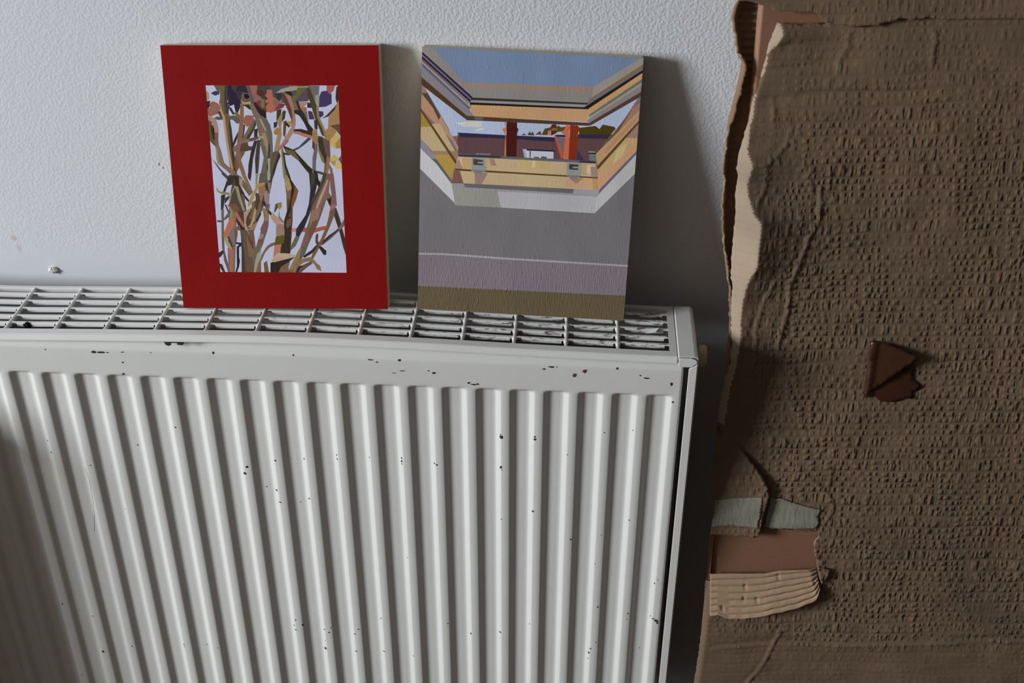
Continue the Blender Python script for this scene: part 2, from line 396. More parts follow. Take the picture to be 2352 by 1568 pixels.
((163, 134, 84), [796, 1196, 760, 1144, 714, 1045, 722, 1014, 763, 1068, 801, 1153, 837, 1217, 897, 1235, 890, 1260, 806, 1243]),
((146, 112, 96), [741, 783, 778, 818, 800, 877, 740, 837, 696, 793]),
((169, 139, 118), [666, 833, 681, 751, 713, 737, 683, 860, 694, 918, 730, 976, 758, 1021, 670, 967]),
((164, 147, 101), [750, 901, 727, 849, 692, 815, 732, 824, 770, 885, 793, 979, 784, 1016]),
((54, 40, 36), [607, 817, 648, 789, 673, 813, 618, 875, 588, 903]),
((167, 104, 83), [618, 877, 655, 816, 674, 825, 640, 901, 603, 972, 581, 959]),
((94, 89, 81), [593, 790, 631, 784, 620, 843, 587, 821]),
((124, 107, 78), [543, 939, 527, 890, 586, 889, 598, 953, 550, 1001]),
((133, 125, 91), [539, 971, 529, 925, 540, 888, 561, 938, 559, 992, 533, 1034]),
((116, 103, 99), [493, 712, 506, 697, 551, 628, 570, 651, 589, 820, 574, 850, 532, 788]),
((106, 80, 51), [562, 655, 587, 712, 599, 781, 570, 824]),
((175, 100, 79), [497, 841, 465, 767, 455, 717, 493, 709, 511, 751, 541, 797, 578, 858, 573, 902, 522, 895]),
((75, 58, 58), [498, 678, 522, 629, 547, 623, 514, 722, 496, 729]),
((147, 142, 96), [476, 644, 512, 596, 543, 576, 510, 647, 490, 709, 458, 715]),
((162, 95, 74), [494, 464, 495, 369, 538, 369, 552, 568, 503, 568]),
((111, 103, 95), [482, 518, 484, 416, 490, 369, 491, 369, 510, 566, 489, 610]),
((107, 100, 94), [519, 369, 535, 369, 566, 615, 548, 623]),
((166, 95, 66), [497, 569, 534, 561, 548, 580, 518, 602, 487, 615]),
((40, 37, 40), [569, 654, 601, 645, 576, 621, 565, 432, 546, 369, 563, 369, 586, 423, 600, 485, 593, 519, 600, 617, 634, 638, 635, 663, 570, 670]),
((44, 40, 43), [397, 515, 413, 521, 444, 564, 437, 589, 397, 563]),
((49, 45, 46), [397, 415, 422, 369, 446, 369, 421, 446, 397, 456]),
((93, 76, 57), [626, 733, 634, 654, 620, 553, 608, 369, 727, 369, 742, 487, 731, 514, 732, 621, 713, 735, 689, 791, 622, 789]),
((62, 55, 52), [622, 587, 608, 369, 647, 369, 648, 553, 640, 714, 629, 787]),
((110, 77, 73), [716, 693, 761, 610, 762, 675, 755, 791, 710, 790]),
((123, 90, 73), [680, 654, 692, 531, 721, 509, 761, 573, 764, 608, 723, 690, 682, 738]),
((88, 63, 44), [702, 679, 730, 605, 749, 597, 735, 676, 688, 738]),
((100, 90, 81), [870, 953, 858, 862, 821, 802, 832, 762, 795, 703, 762, 609, 723, 521, 727, 422, 755, 485, 794, 566, 839, 653, 863, 720, 886, 774, 903, 834, 919, 981, 886, 1003, 843, 1015]),
((141, 112, 66), [871, 959, 863, 871, 898, 871, 919, 974, 886, 1003, 849, 1008]),
((115, 80, 80), [821, 802, 840, 744, 886, 780, 899, 884, 860, 877]),
((125, 125, 108), [811, 744, 795, 692, 835, 698, 852, 750, 835, 759]),
((123, 73, 64), [796, 666, 824, 651, 842, 708, 795, 697]),
((143, 143, 126), [746, 467, 728, 369, 747, 369, 787, 465, 820, 598, 772, 556]),
((111, 94, 80), [912, 659, 869, 625, 818, 550, 783, 464, 806, 471, 853, 566, 901, 619, 956, 644, 957, 673]),
((115, 90, 69), [748, 369, 803, 369, 806, 470, 781, 470]),
((40, 36, 37), [876, 1030, 905, 971, 938, 923, 950, 948, 902, 1014, 885, 1074, 853, 1073]),
((98, 86, 94), [886, 991, 917, 976, 932, 1048, 891, 1048]),
((97, 89, 43), [833, 369, 879, 369, 865, 485, 832, 462]),
((185, 126, 106), [1120, 774, 1171, 774, 1181, 813, 1122, 813]),
((162, 86, 67), [1266, 771, 1351, 768, 1411, 788, 1485, 803, 1486, 839, 1417, 829, 1352, 809, 1301, 815, 1247, 821, 1224, 776]),
((88, 63, 46), [1096, 1150, 1092, 982, 1053, 870, 1057, 823, 1027, 658, 996, 561, 1101, 561, 1109, 690, 1141, 889, 1151, 1019, 1184, 1084, 1215, 1180, 1161, 1249, 1114, 1347, 1083, 1346]),
((155, 138, 92), [1092, 1247, 1106, 1166, 1144, 1180, 1158, 1248, 1114, 1327, 1087, 1341]),
((133, 131, 79), [1096, 1282, 1125, 1283, 1111, 1333, 1084, 1347]),
((119, 90, 73), [1097, 1096, 1141, 1088, 1153, 1192, 1101, 1172]),
((84, 75, 38), [1102, 990, 1128, 1018, 1142, 1087, 1094, 1101]),
((44, 34, 29), [1151, 1215, 1131, 1086, 1099, 982, 1061, 890, 1050, 824, 1097, 927, 1126, 979, 1151, 1071, 1177, 1176, 1167, 1242, 1139, 1313, 1119, 1346]),
((122, 76, 49), [1168, 1164, 1144, 1086, 1132, 1003, 1161, 1031, 1193, 1129, 1215, 1180, 1180, 1219]),
((55, 43, 36), [1036, 691, 996, 561, 1097, 558, 1109, 690, 1140, 876, 1135, 918, 1085, 932, 1060, 877]),
((110, 76, 54), [1074, 836, 1085, 806, 1125, 848, 1134, 919, 1088, 891]),
((169, 139, 123), [927, 920, 963, 859, 990, 838, 1040, 847, 1023, 891, 986, 931, 946, 971]),
((146, 117, 102), [973, 790, 971, 720, 1053, 741, 1057, 790, 1046, 853, 981, 845]),
((92, 80, 29), [949, 633, 1006, 640, 1042, 668, 1059, 746, 967, 726]),
((172, 117, 92), [929, 519, 948, 533, 1004, 574, 1014, 653, 949, 639]),
((79, 69, 42), [964, 963, 983, 978, 1013, 1025, 1016, 1062, 984, 1048]),
((146, 116, 79), [1002, 1032, 1019, 989, 1048, 1025, 1046, 1069, 1008, 1062]),
((133, 108, 82), [1004, 914, 1044, 858, 1055, 876, 1019, 929, 1014, 994]),
((45, 43, 46), [1328, 1280, 1329, 1184, 1309, 1055, 1272, 944, 1173, 805, 1163, 736, 1193, 721, 1253, 822, 1312, 954, 1344, 1065, 1374, 1150, 1414, 1300, 1395, 1348, 1326, 1347]),
((66, 66, 37), [1340, 1267, 1329, 1177, 1373, 1259, 1390, 1347, 1345, 1347]),
((42, 37, 29), [1385, 1260, 1424, 1199, 1443, 1242, 1407, 1301, 1385, 1335]),
((98, 94, 80), [1111, 639, 1104, 587, 1158, 635, 1199, 719, 1166, 742]),
((46, 39, 31), [1509, 1032, 1533, 1025, 1531, 1129, 1479, 1108]),
((115, 98, 80), [1481, 1096, 1533, 1118, 1501, 1181, 1456, 1153]),
((60, 49, 35), [1542, 957, 1592, 773, 1624, 614, 1643, 546, 1643, 718, 1621, 808, 1606, 893, 1572, 1012, 1554, 1019]),
((107, 94, 88), [1643, 904, 1582, 816, 1474, 717, 1398, 654, 1407, 636, 1425, 650, 1499, 704, 1593, 790, 1643, 839]),
((62, 49, 47), [1421, 649, 1479, 704, 1581, 791, 1587, 810, 1488, 743, 1406, 674]),
((114, 85, 60), [1496, 932, 1465, 827, 1401, 695, 1345, 622, 1297, 511, 1318, 502, 1356, 564, 1399, 638, 1449, 724, 1499, 824, 1557, 956, 1565, 1026, 1506, 985]),
((124, 86, 83), [1523, 1229, 1532, 1152, 1521, 1039, 1564, 1025, 1580, 1040, 1574, 1184, 1561, 1348, 1530, 1348]),
((158, 100, 96), [1510, 1009, 1514, 986, 1566, 1020, 1573, 1051, 1522, 1045]),
((111, 88, 75), [1421, 1218, 1364, 1114, 1335, 1042, 1308, 904, 1262, 773, 1202, 620, 1114, 466, 1064, 369, 1143, 369, 1209, 503, 1268, 617, 1326, 737, 1384, 850, 1428, 955, 1474, 1098, 1510, 1183, 1530, 1347, 1467, 1348]),
((75, 63, 53), [1449, 1275, 1421, 1218, 1337, 1088, 1316, 943, 1342, 1033, 1398, 1130, 1469, 1266, 1498, 1347, 1460, 1347]),
((132, 95, 89), [1470, 1179, 1412, 1041, 1428, 1017, 1460, 1085, 1503, 1170, 1526, 1284, 1500, 1263]),
((173, 144, 127), [1394, 1075, 1366, 992, 1392, 1006, 1464, 1163, 1509, 1281, 1498, 1291]),
((141, 108, 91), [1315, 924, 1306, 821, 1339, 874, 1386, 894, 1424, 1025, 1332, 985]),
((106, 79, 60), [1266, 725, 1287, 688, 1347, 770, 1392, 900, 1333, 880]),
((124, 83, 86), [1232, 700, 1203, 622, 1242, 635, 1286, 704, 1294, 768, 1263, 762]),
((93, 88, 79), [1206, 580, 1191, 508, 1245, 556, 1306, 711, 1262, 641]),
((137, 116, 78), [1100, 445, 1064, 372, 1132, 421, 1184, 510, 1214, 615, 1189, 608]),
((51, 43, 43), [1356, 644, 1312, 596, 1223, 536, 1231, 514, 1316, 563, 1373, 634]),
((84, 64, 44), [1358, 741, 1351, 679, 1369, 629, 1388, 667, 1376, 687, 1385, 746, 1376, 763]),
((51, 39, 34), [1396, 598, 1428, 543, 1453, 551, 1455, 589, 1402, 637, 1378, 628]),
((48, 37, 34), [892, 369, 979, 369, 1008, 426, 1096, 487, 1152, 529, 1060, 508, 940, 479, 898, 464]),
((115, 90, 69), [972, 369, 1076, 369, 1074, 422, 1096, 487, 1001, 425]),
((174, 157, 136), [899, 480, 942, 471, 1043, 499, 1152, 526, 1145, 544, 1059, 561, 978, 564, 942, 532]),
((182, 148, 123), [942, 471, 1025, 497, 1026, 533, 942, 510, 898, 481]),
((97, 76, 72), [1253, 462, 1185, 427, 1149, 369, 1196, 369, 1256, 421, 1312, 458, 1297, 483]),
((44, 39, 38), [1136, 369, 1162, 369, 1190, 414, 1225, 439, 1153, 434]),
((132, 107, 72), [1103, 369, 1142, 369, 1165, 421, 1225, 468, 1270, 481, 1300, 475, 1330, 450, 1354, 402, 1398, 382, 1388, 435, 1350, 469, 1338, 489, 1292, 526, 1224, 509, 1142, 474])]
P2 = [
((106, 103, 105), [0, 1564, 2037, 1665, 2037, 607, 0, 488]),
((165, 177, 200), [0, 2218, 0, 2230, 441, 1995, 1579, 1998, 2037, 2254, 2037, 2220, 1803, 1796, 296, 1723, 263, 1804]),
((105, 122, 148), [18, 2540, 2037, 2540, 2037, 2522, 2024, 2511, 1611, 2258, 372, 2238]),
((130, 122, 118), [0, 2540, 95, 2540, 413, 2225, 478, 2098, 0, 2488]),
((140, 138, 145), [0, 2426, 459, 2051, 461, 1996, 0, 2368]),
((45, 45, 42), [462, 2107, 1561, 2107, 1543, 2086, 468, 2077]),
((138, 118, 105), [372, 2238, 1611, 2258, 1595, 2203, 404, 2194]),
((125, 120, 118), [414, 2195, 1595, 2203, 1551, 2107, 468, 2102]),
((35, 30, 38), [0, 2498, 478, 2108, 459, 2057, 0, 2435]),
((98, 93, 122), [0, 2477, 468, 2092, 463, 2075, 0, 2457]),
((115, 80, 62), [0, 2432, 444, 2056, 455, 2036, 0, 2413]),
((85, 88, 98), [0, 2395, 461, 2006, 451, 1986, 0, 2370]),
((122, 116, 122), [0, 2363, 462, 1981, 504, 1927, 433, 1922, 0, 2260]),
((178, 138, 98), [470, 2042, 1565, 2057, 1553, 1931, 504, 1927, 461, 1996]),
((135, 130, 130), [468, 2077, 1542, 2091, 1515, 2057, 459, 2051]),
((25, 20, 20), [454, 2056, 1514, 2065, 1563, 2082, 1565, 2049, 460, 2034]),
((75, 52, 30), [0, 2265, 433, 1929, 1594, 1923, 1576, 1895, 434, 1888, 0, 2194]),
((85, 85, 85), [504, 1929, 590, 1929, 576, 1892, 505, 1891]),
((140, 132, 125), [1984, 2519, 2037, 2539, 2037, 2474, 1579, 2138, 1601, 2258]),
((125, 98, 55), [2037, 2484, 2037, 2444, 1570, 2123, 1588, 2158]),
((105, 98, 105), [2037, 2454, 2037, 2419, 1562, 2095, 1560, 2125]),
((182, 140, 95), [2037, 2416, 2037, 2334, 1569, 1992, 1553, 1934, 1565, 2057]),
((28, 24, 24), [2037, 2431, 2037, 2406, 1565, 2055, 1515, 2055, 1562, 2092]),
((95, 100, 105), [2037, 2351, 2037, 2315, 1570, 1975, 1574, 2000]),
((150, 140, 115), [2037, 2320, 2037, 2289, 1557, 1942, 1575, 1976]),
((125, 118, 120), [2037, 2294, 2037, 2228, 1594, 1921, 1553, 1931, 1567, 1950]),
((80, 55, 40), [2037, 2234, 2037, 2189, 1586, 1895, 1574, 1920]),
((190, 192, 192), [323, 1858, 424, 1873, 578, 1854, 528, 1827, 395, 1830]),
((190, 186, 175), [364, 1839, 475, 1875, 577, 1885, 568, 1828, 446, 1833]),
((188, 188, 186), [508, 1800, 589, 1829, 600, 1810, 529, 1784]),
((68, 55, 15), [1487, 1872, 1636, 1898, 1678, 1871, 1705, 1913, 1735, 1910, 1816, 1898, 1827, 1879, 1782, 1816, 1491, 1802]),
((75, 68, 25), [1078, 1787, 1127, 1825, 1139, 1790, 1166, 1847, 1216, 1861, 1234, 1891, 1256, 1861, 1295, 1884, 1316, 1869, 1366, 1877, 1358, 1836, 1288, 1822, 1220, 1788]),
((70, 60, 20), [1008, 1778, 1026, 1815, 1042, 1795, 1056, 1816, 1073, 1779]),
((70, 60, 20), [947, 1775, 977, 1792, 998, 1776]),
((88, 62, 65), [346, 1746, 795, 1752, 1263, 1745, 1482, 1791, 1801, 1827, 1655, 1615, 1660, 1548, 363, 1545, 350, 1623]),
((45, 38, 62), [346, 1767, 785, 1767, 1271, 1771, 1264, 1729, 786, 1735, 378, 1725]),
((45, 38, 65), [1270, 1796, 1360, 1800, 1362, 1775, 1271, 1776]),
((45, 38, 65), [1481, 1811, 1786, 1826, 1754, 1782, 1483, 1774]),
((130, 85, 65), [296, 1728, 342, 1736, 352, 1623]),
((105, 92, 98), [1281, 1781, 1363, 1760, 1354, 1579, 1316, 1691]),
((180, 110, 88), [790, 1885, 830, 1887, 822, 1841, 804, 1799, 816, 1566, 798, 1565, 800, 1768, 767, 1823, 802, 1845]),
((65, 22, 15), [808, 1891, 906, 1890, 908, 1845, 922, 1825, 911, 1794, 911, 1569, 814, 1566]),
((180, 110, 95), [1195, 1787, 1199, 1828, 1229, 1837, 1230, 1789]),
((80, 35, 22), [1234, 1891, 1274, 1893, 1277, 1842, 1279, 1812, 1230, 1784, 1227, 1840]),
((110, 95, 50), [1231, 1855, 1276, 1862, 1286, 1837, 1233, 1830]),
((165, 80, 55), [1255, 1795, 1281, 1781, 1366, 1580, 1334, 1573]),
((185, 95, 65), [1365, 1892, 1415, 1889, 1398, 1838, 1415, 1567, 1354, 1569, 1361, 1795, 1319, 1824, 1348, 1845]),
((120, 42, 20), [1403, 1894, 1475, 1892, 1497, 1863, 1480, 1821, 1486, 1568, 1405, 1569]),
((52, 45, 85), [1485, 1663, 1557, 1567, 1486, 1568]),
((190, 192, 205), [968, 1645, 1259, 1637, 1263, 1568, 988, 1564]),
((28, 28, 32), [1004, 1645, 1273, 1648, 1274, 1635, 1010, 1632]),
((30, 30, 35), [1035, 1631, 1046, 1631, 1047, 1564, 1039, 1564]),
((150, 152, 165), [968, 1645, 994, 1642, 1008, 1564, 988, 1564]),
((80, 85, 88), [1141, 1564, 1150, 1585, 1196, 1584, 1202, 1564]),
((80, 85, 88), [1077, 1566, 1089, 1579, 1125, 1578, 1125, 1566]),
((130, 132, 132), [1587, 1658, 1657, 1658, 1653, 1646, 1591, 1645]),
((100, 106, 108), [1593, 1638, 1658, 1641, 1659, 1564, 1603, 1571]),
((20, 20, 22), [1591, 1643, 1661, 1644, 1660, 1634, 1593, 1633]),
((110, 108, 112), [526, 1582, 670, 1585, 665, 1571, 526, 1569]),
((90, 92, 95), [360, 1566, 763, 1565, 1664, 1564, 1660, 1541, 358, 1538]),
((48, 48, 55), [360, 1559, 763, 1565, 763, 1548, 373, 1541]),
((45, 45, 52), [1517, 1562, 1664, 1564, 1660, 1545, 1498, 1547]),
((165, 125, 100), [0, 2110, 189, 1912, 360, 1633, 356, 1587, 307, 1682, 97, 1877, 0, 1973]),
((78, 58, 42), [0, 2125, 0, 2131, 51, 2133, 184, 1912, 169, 1876, 116, 1980]),
((135, 110, 95), [0, 2195, 25, 2177, 52, 2118, 0, 2122]),
((172, 150, 115), [0, 1805, 109, 1837, 180, 1841, 330, 1590, 207, 1582, 114, 1578, 0, 1691]),
((150, 118, 50), [0, 1959, 14, 1955, 109, 1812, 0, 1800]),
((160, 130, 60), [115, 1559, 290, 1557, 344, 1477, 287, 1306, 265, 1336]),
((140, 112, 95), [104, 1581, 279, 1588, 275, 1551, 120, 1547]),
((140, 110, 80), [269, 1587, 356, 1592, 353, 1519, 333, 1492]),
((85, 62, 30), [0, 1977, 345, 1498, 339, 1464, 0, 1945]),
((150, 120, 75), [275, 1337, 325, 1402, 308, 1275]),
((125, 122, 138), [0, 1693, 115, 1559, 157, 1499, 95, 1495, 0, 1607]),
((85, 85, 90), [100, 1506, 157, 1504, 313, 1296, 309, 1259]),
((180, 178, 180), [0, 1603, 21, 1580, 158, 1457, 308, 1270, 342, 1085, 0, 1405]),
((100, 75, 55), [2037, 2152, 2037, 2103, 1806, 1766, 1717, 1741, 1801, 1827, 1971, 2076]),
((145, 110, 88), [2037, 2141, 2037, 2014, 1796, 1765, 1841, 1829, 1971, 2076]),
((172, 138, 98), [1794, 1786, 2037, 2065, 2037, 1964, 1682, 1519, 1659, 1636]),
((165, 125, 95), [1732, 1670, 1842, 1808, 2037, 2038, 2037, 1994, 1754, 1641]),
((175, 145, 105), [2037, 1951, 2037, 1759, 1708, 1296, 1682, 1493]),
((140, 115, 98), [2037, 1942, 2037, 1804, 1923, 1802]),
((182, 140, 105), [2037, 1796, 2037, 1674, 1713, 1296, 1696, 1389, 1852, 1553]),
((185, 165, 120), [1852, 1676, 1946, 1763, 1916, 1639, 1822, 1541]),
((82, 60, 30), [2037, 1969, 2037, 1940, 1685, 1484, 1677, 1518]),
((95, 90, 115), [2037, 1684, 2037, 1640, 1716, 1259, 1713, 1296]),
((170, 168, 168), [2037, 1650, 2037, 1467, 1683, 1064, 1694, 1232]),
((180, 155, 122), [358, 1540, 1660, 1543, 1690, 1410, 330, 1418, 344, 1477]),
((180, 155, 105), [938, 1543, 1183, 1540, 1206, 1494, 1248, 1465, 1054, 1461, 870, 1462, 961, 1487]),
((192, 172, 140), [1065, 1539, 1096, 1540, 1094, 1473, 1064, 1474]),
((150, 118, 105), [661, 1540, 702, 1536, 731, 1470, 674, 1472]),
((175, 148, 105), [394, 1536, 486, 1536, 490, 1432, 418, 1428]),
((175, 148, 105), [620, 1537, 656, 1536, 643, 1476, 622, 1475]),
((150, 120, 105), [344, 1487, 389, 1536, 410, 1426, 335, 1422]),
((188, 160, 132), [368, 1530, 396, 1531, 407, 1433, 383, 1479]),
((170, 145, 100), [1528, 1542, 1600, 1540, 1597, 1426, 1531, 1428]),
((190, 170, 140), [1580, 1524, 1631, 1526, 1632, 1438, 1581, 1446]),
((150, 120, 110), [1617, 1510, 1678, 1511, 1691, 1415, 1628, 1419]),
((178, 155, 120), [330, 1407, 1692, 1410, 1714, 1288, 303, 1277, 316, 1370]),
((112, 80, 70), [325, 1404, 382, 1403, 420, 1281, 303, 1280]),
((140, 115, 105), [522, 1397, 651, 1398, 588, 1281, 531, 1285]),
((185, 145, 112), [1406, 1390, 1692, 1405, 1713, 1291, 1380, 1305]),
((140, 115, 105), [1416, 1396, 1558, 1398, 1491, 1340]),
((165, 135, 85), [1639, 1402, 1692, 1405, 1708, 1296, 1657, 1295]),
((82, 62, 30), [332, 1424, 1691, 1415, 1692, 1402, 333, 1405]),
((135, 137, 132), [491, 1541, 620, 1543, 623, 1459, 644, 1455, 615, 1407, 584, 1386, 522, 1389, 491, 1411]),
((110, 112, 108), [495, 1424, 614, 1419, 584, 1386, 522, 1389]),
((62, 60, 58), [505, 1526, 597, 1519, 599, 1467, 507, 1469]),
((135, 135, 130), [547, 1499, 598, 1500, 598, 1484, 548, 1487]),
((135, 137, 132), [1393, 1545, 1531, 1542, 1531, 1420, 1497, 1393, 1436, 1395, 1394, 1415]),
((110, 112, 108), [1399, 1421, 1528, 1420, 1497, 1393, 1436, 1395]),
((58, 56, 54), [1413, 1526, 1502, 1525, 1502, 1473, 1416, 1474]),
((135, 135, 130), [1450, 1504, 1504, 1504, 1501, 1489, 1451, 1488]),
((135, 132, 138), [303, 1280, 417, 1283, 444, 1242, 320, 1242]),
((95, 92, 95), [414, 1285, 1473, 1289, 1466, 1239, 444, 1242]),
((145, 140, 150), [1473, 1289, 1713, 1291, 1704, 1230, 1466, 1243]),
((138, 136, 130), [317, 1249, 745, 1247, 789, 1069, 342, 1066]),
((140, 138, 135), [740, 1247, 1696, 1245, 1695, 1219, 741, 1222]),
((162, 160, 163), [746, 1226, 1694, 1227, 1683, 1064, 785, 1069]),
((115, 106, 112), [0, 555, 2037, 557, 2037, 240, 0, 231]),
((150, 145, 148), [0, 574, 253, 584, 888, 575, 2037, 571, 2037, 553, 889, 555, 253, 564, 0, 555]),
((92, 80, 58), [0, 0, 0, 236, 2037, 259, 2037, 0])]
INNER = (39.7, 36.9, 164.3, 217.5)
FRONT_EDGE = [171, 2917, 200, 2906, 224, 2915, 275, 2908, 312, 2915, 371, 2905, 434, 2916, 498, 2925, 545, 2914, 591, 2908, 630, 2973, 705, 3042, 2757, 3102, 4517, -4947, -103, -5248, -79, -4864, -42, -4413, -18, -3939, -5, -3472, -19, -3037, 353, -3006, 1160, -2901, 1156, -2817, 1149, -2712, 1104, -2599, 1087, -2534, 1089, -2462, 1120, -2412, 1128, -2368, 1092, -2327, 981, -2348, 842, -2334, 683, -2336, 556, -2337, 506, -2394, 300, -2393, -20, -2409, -22, -2022, -24, -1654, -42, -1245, -41, -1064, -39, -845, -19, -658, 9, -526, 30, -433, 30, -261, 31, -193, 10, -74, 1, 85, -16, 278, -14, 375, -40, 508, -46, 643, -50, 794, -48, 971, -51, 1147, -64, 1310, -68, 1344, -63, 1425, -55, 1513, -76, 1569, -69, 1673, -44, 1826, -24, 1942, 3, 2051, 9, 2160, 23, 2229, 57, 2366, 87, 2542, 108, 2694, 138, 2817]
FOLD_LINE = [191, 2914, 220, 2854, 218, 2797, 186, 2739, 114, 2651, 107, 2564, 92, 2479, 49, 2360, 37, 2238, 39, 2079, 20, 2034, 9, 1856, 6, 1753, 60, 1636, 44, 1548, 28, 1443, 48, 1326, 111, 1170, 173, 1108, 183, 1035, 173, 839, 173, 663, 124, 519, 100, 402, 86, 151, 102, -126, 91, -400, 52, -642, 28, -985, 17, -1286, 6, -1695, 2, -2222, 50, -3443, 11, -4323, -47, -5150]
LEFT_EDGE = [171, 2917, 138, 2817, 108, 2694, 87, 2542, 57, 2366, 23, 2229, 3, 2051, -24, 1942, -44, 1826, -69, 1673, -76, 1569, -63, 1425, -64, 1310, -51, 1147, -48, 971, -50, 794, -46, 643, -40, 508, -15, 278, 1, 85, 10, -74, 29, -190, 30, -433, -19, -658, -41, -1064, -42, -1245, -24, -1654, -20, -2409, -5, -3472, -42, -4413, -103, -5248]
TOP_EDGE = [-207, 3442, -190, 3110, -132, 3104, -71, 3098, -12, 3080, 41, 3074, 96, 3060, 117, 3034, 144, 3027, 209, 3025, 293, 3019, 354, 3019, 430, 3019, 491, 3013, 533, 2976, 584, 2926, 617, 2936, 691, 2919, 771, 2917, 846, 2900, 923, 2917, 1003, 2930, 1026, 2911, 1053, 2938, 1107, 2958, 1176, 2960, 1198, 2983, 1225, 2991, 1272, 2988, 1307, 2974, 1348, 2986, 1412, 2986, 1439, 3003, 1574, 2984, 1910, 2995, 2289, 3007, 2762, 3021, 2669, 3498]
TORN_CORNER = [-54, -1146, 19, -1234, 102, -1276, 183, -1343, 266, -1431, 381, -1580, 468, -1700, 531, -1801, 553, -1894, 548, -1979, 527, -2086, 512, -2215, 487, -2394, 453, -2418, 416, -2409, 297, -2409, 127, -2407, -15, -2403, -28, -1996, -38, -1630]
TAPE_CORNER = [-3, -1976, 212, -1950, 487, -1915, 487, -2101, 469, -2300, 286, -2287, 194, -2281, -4, -2307, -3, -2151]
TAPE_SHEET = [566, -1935, 622, -1953, 693, -1950, 790, -1985, 945, -2028, 1111, -2064, 1083, -2138, 1102, -2185, 1103, -2239, 1089, -2291, 975, -2314, 839, -2317, 680, -2317, 550, -2306, 555, -2201, 565, -2119]
STRIP_TOP = [22, -2922, 220, -2900, 410, -2890, 608, -2874, 747, -2833, 934, -2812, 1145, -2795]
STRIP_BOTTOM = [49, -3406, 96, -3398, 132, -3384, 190, -3404, 256, -3427, 332, -3413, 403, -3415, 471, -3394, 539, -3385, 632, -3356, 720, -3317, 813, -3300, 881, -3272, 935, -3259, 987, -3240, 1070, -3189, 1125, -3169, 1161, -3137, 1186, -3087, 1198, -3030]
TONGUE = [1149, -2771, 1279, -2781, 1278, -2848, 1252, -2905, 1218, -2974, 1189, -2920, 1168, -2854]
BACK_EDGE = [-188, 3321, -180, 3097, -203, 3059, -210, 3002, -215, 2926, -202, 2861, -183, 2773, -169, 2696, -155, 2630, -141, 2607, -111, 2612, -85, 2589, -66, 2542, -63, 2464, -67, 2385, -86, 2285, -109, 2184, -124, 2074, -139, 2021, -167, 1980, -182, 1918, -187, 1835, -195, 1732, -195, 1627, -188, 1501, -174, 1375, -178, 1267, -190, 1211, -173, 1160, -160, 1052, -157, 964, -139, 833, -115, 745, -95, 701, -69, 590, -45, 455, -23, 388, -1, 182, 29, -287]
BACK_OUTER = [-173, 3313, -165, 3088, -184, 2992, -189, 2916, -175, 2839, -156, 2762, -142, 2685, -131, 2607, -109, 2580, -91, 2549, -95, 2510, -98, 2450, -107, 2370, -122, 2270, -141, 2169, -160, 2059, -168, 2005, -174, 1943, -168, 1861, -173, 1778, -178, 1695, -175, 1611, -169, 1484, -155, 1356, -150, 1249, -158, 1193, -150, 1141, -137, 1032, -134, 944, -119, 812, -103, 723, -95, 679, -74, 567, -50, 431, -27, 364, -2, 157, 33, -314]
PARCEL_BASE = [1379, -741, 1486, -729, 1559, -777, 1673, -779, 1738, -763, 1805, -723, 1864, -740, 1856, -663, 1938, -605, 1882, -555, 1836, -521, 1829, -423, 1825, -366, 1740, -332, 1365, -116, 1368, -275, 1370, -490]
PARCEL_FOLD = [1362, -110, 1481, -118, 1604, -158, 1719, -200, 1824, -237, 1816, -270, 1696, -395, 1573, -527, 1446, -668, 1403, -701, 1379, -716, 1372, -485, 1366, -271]
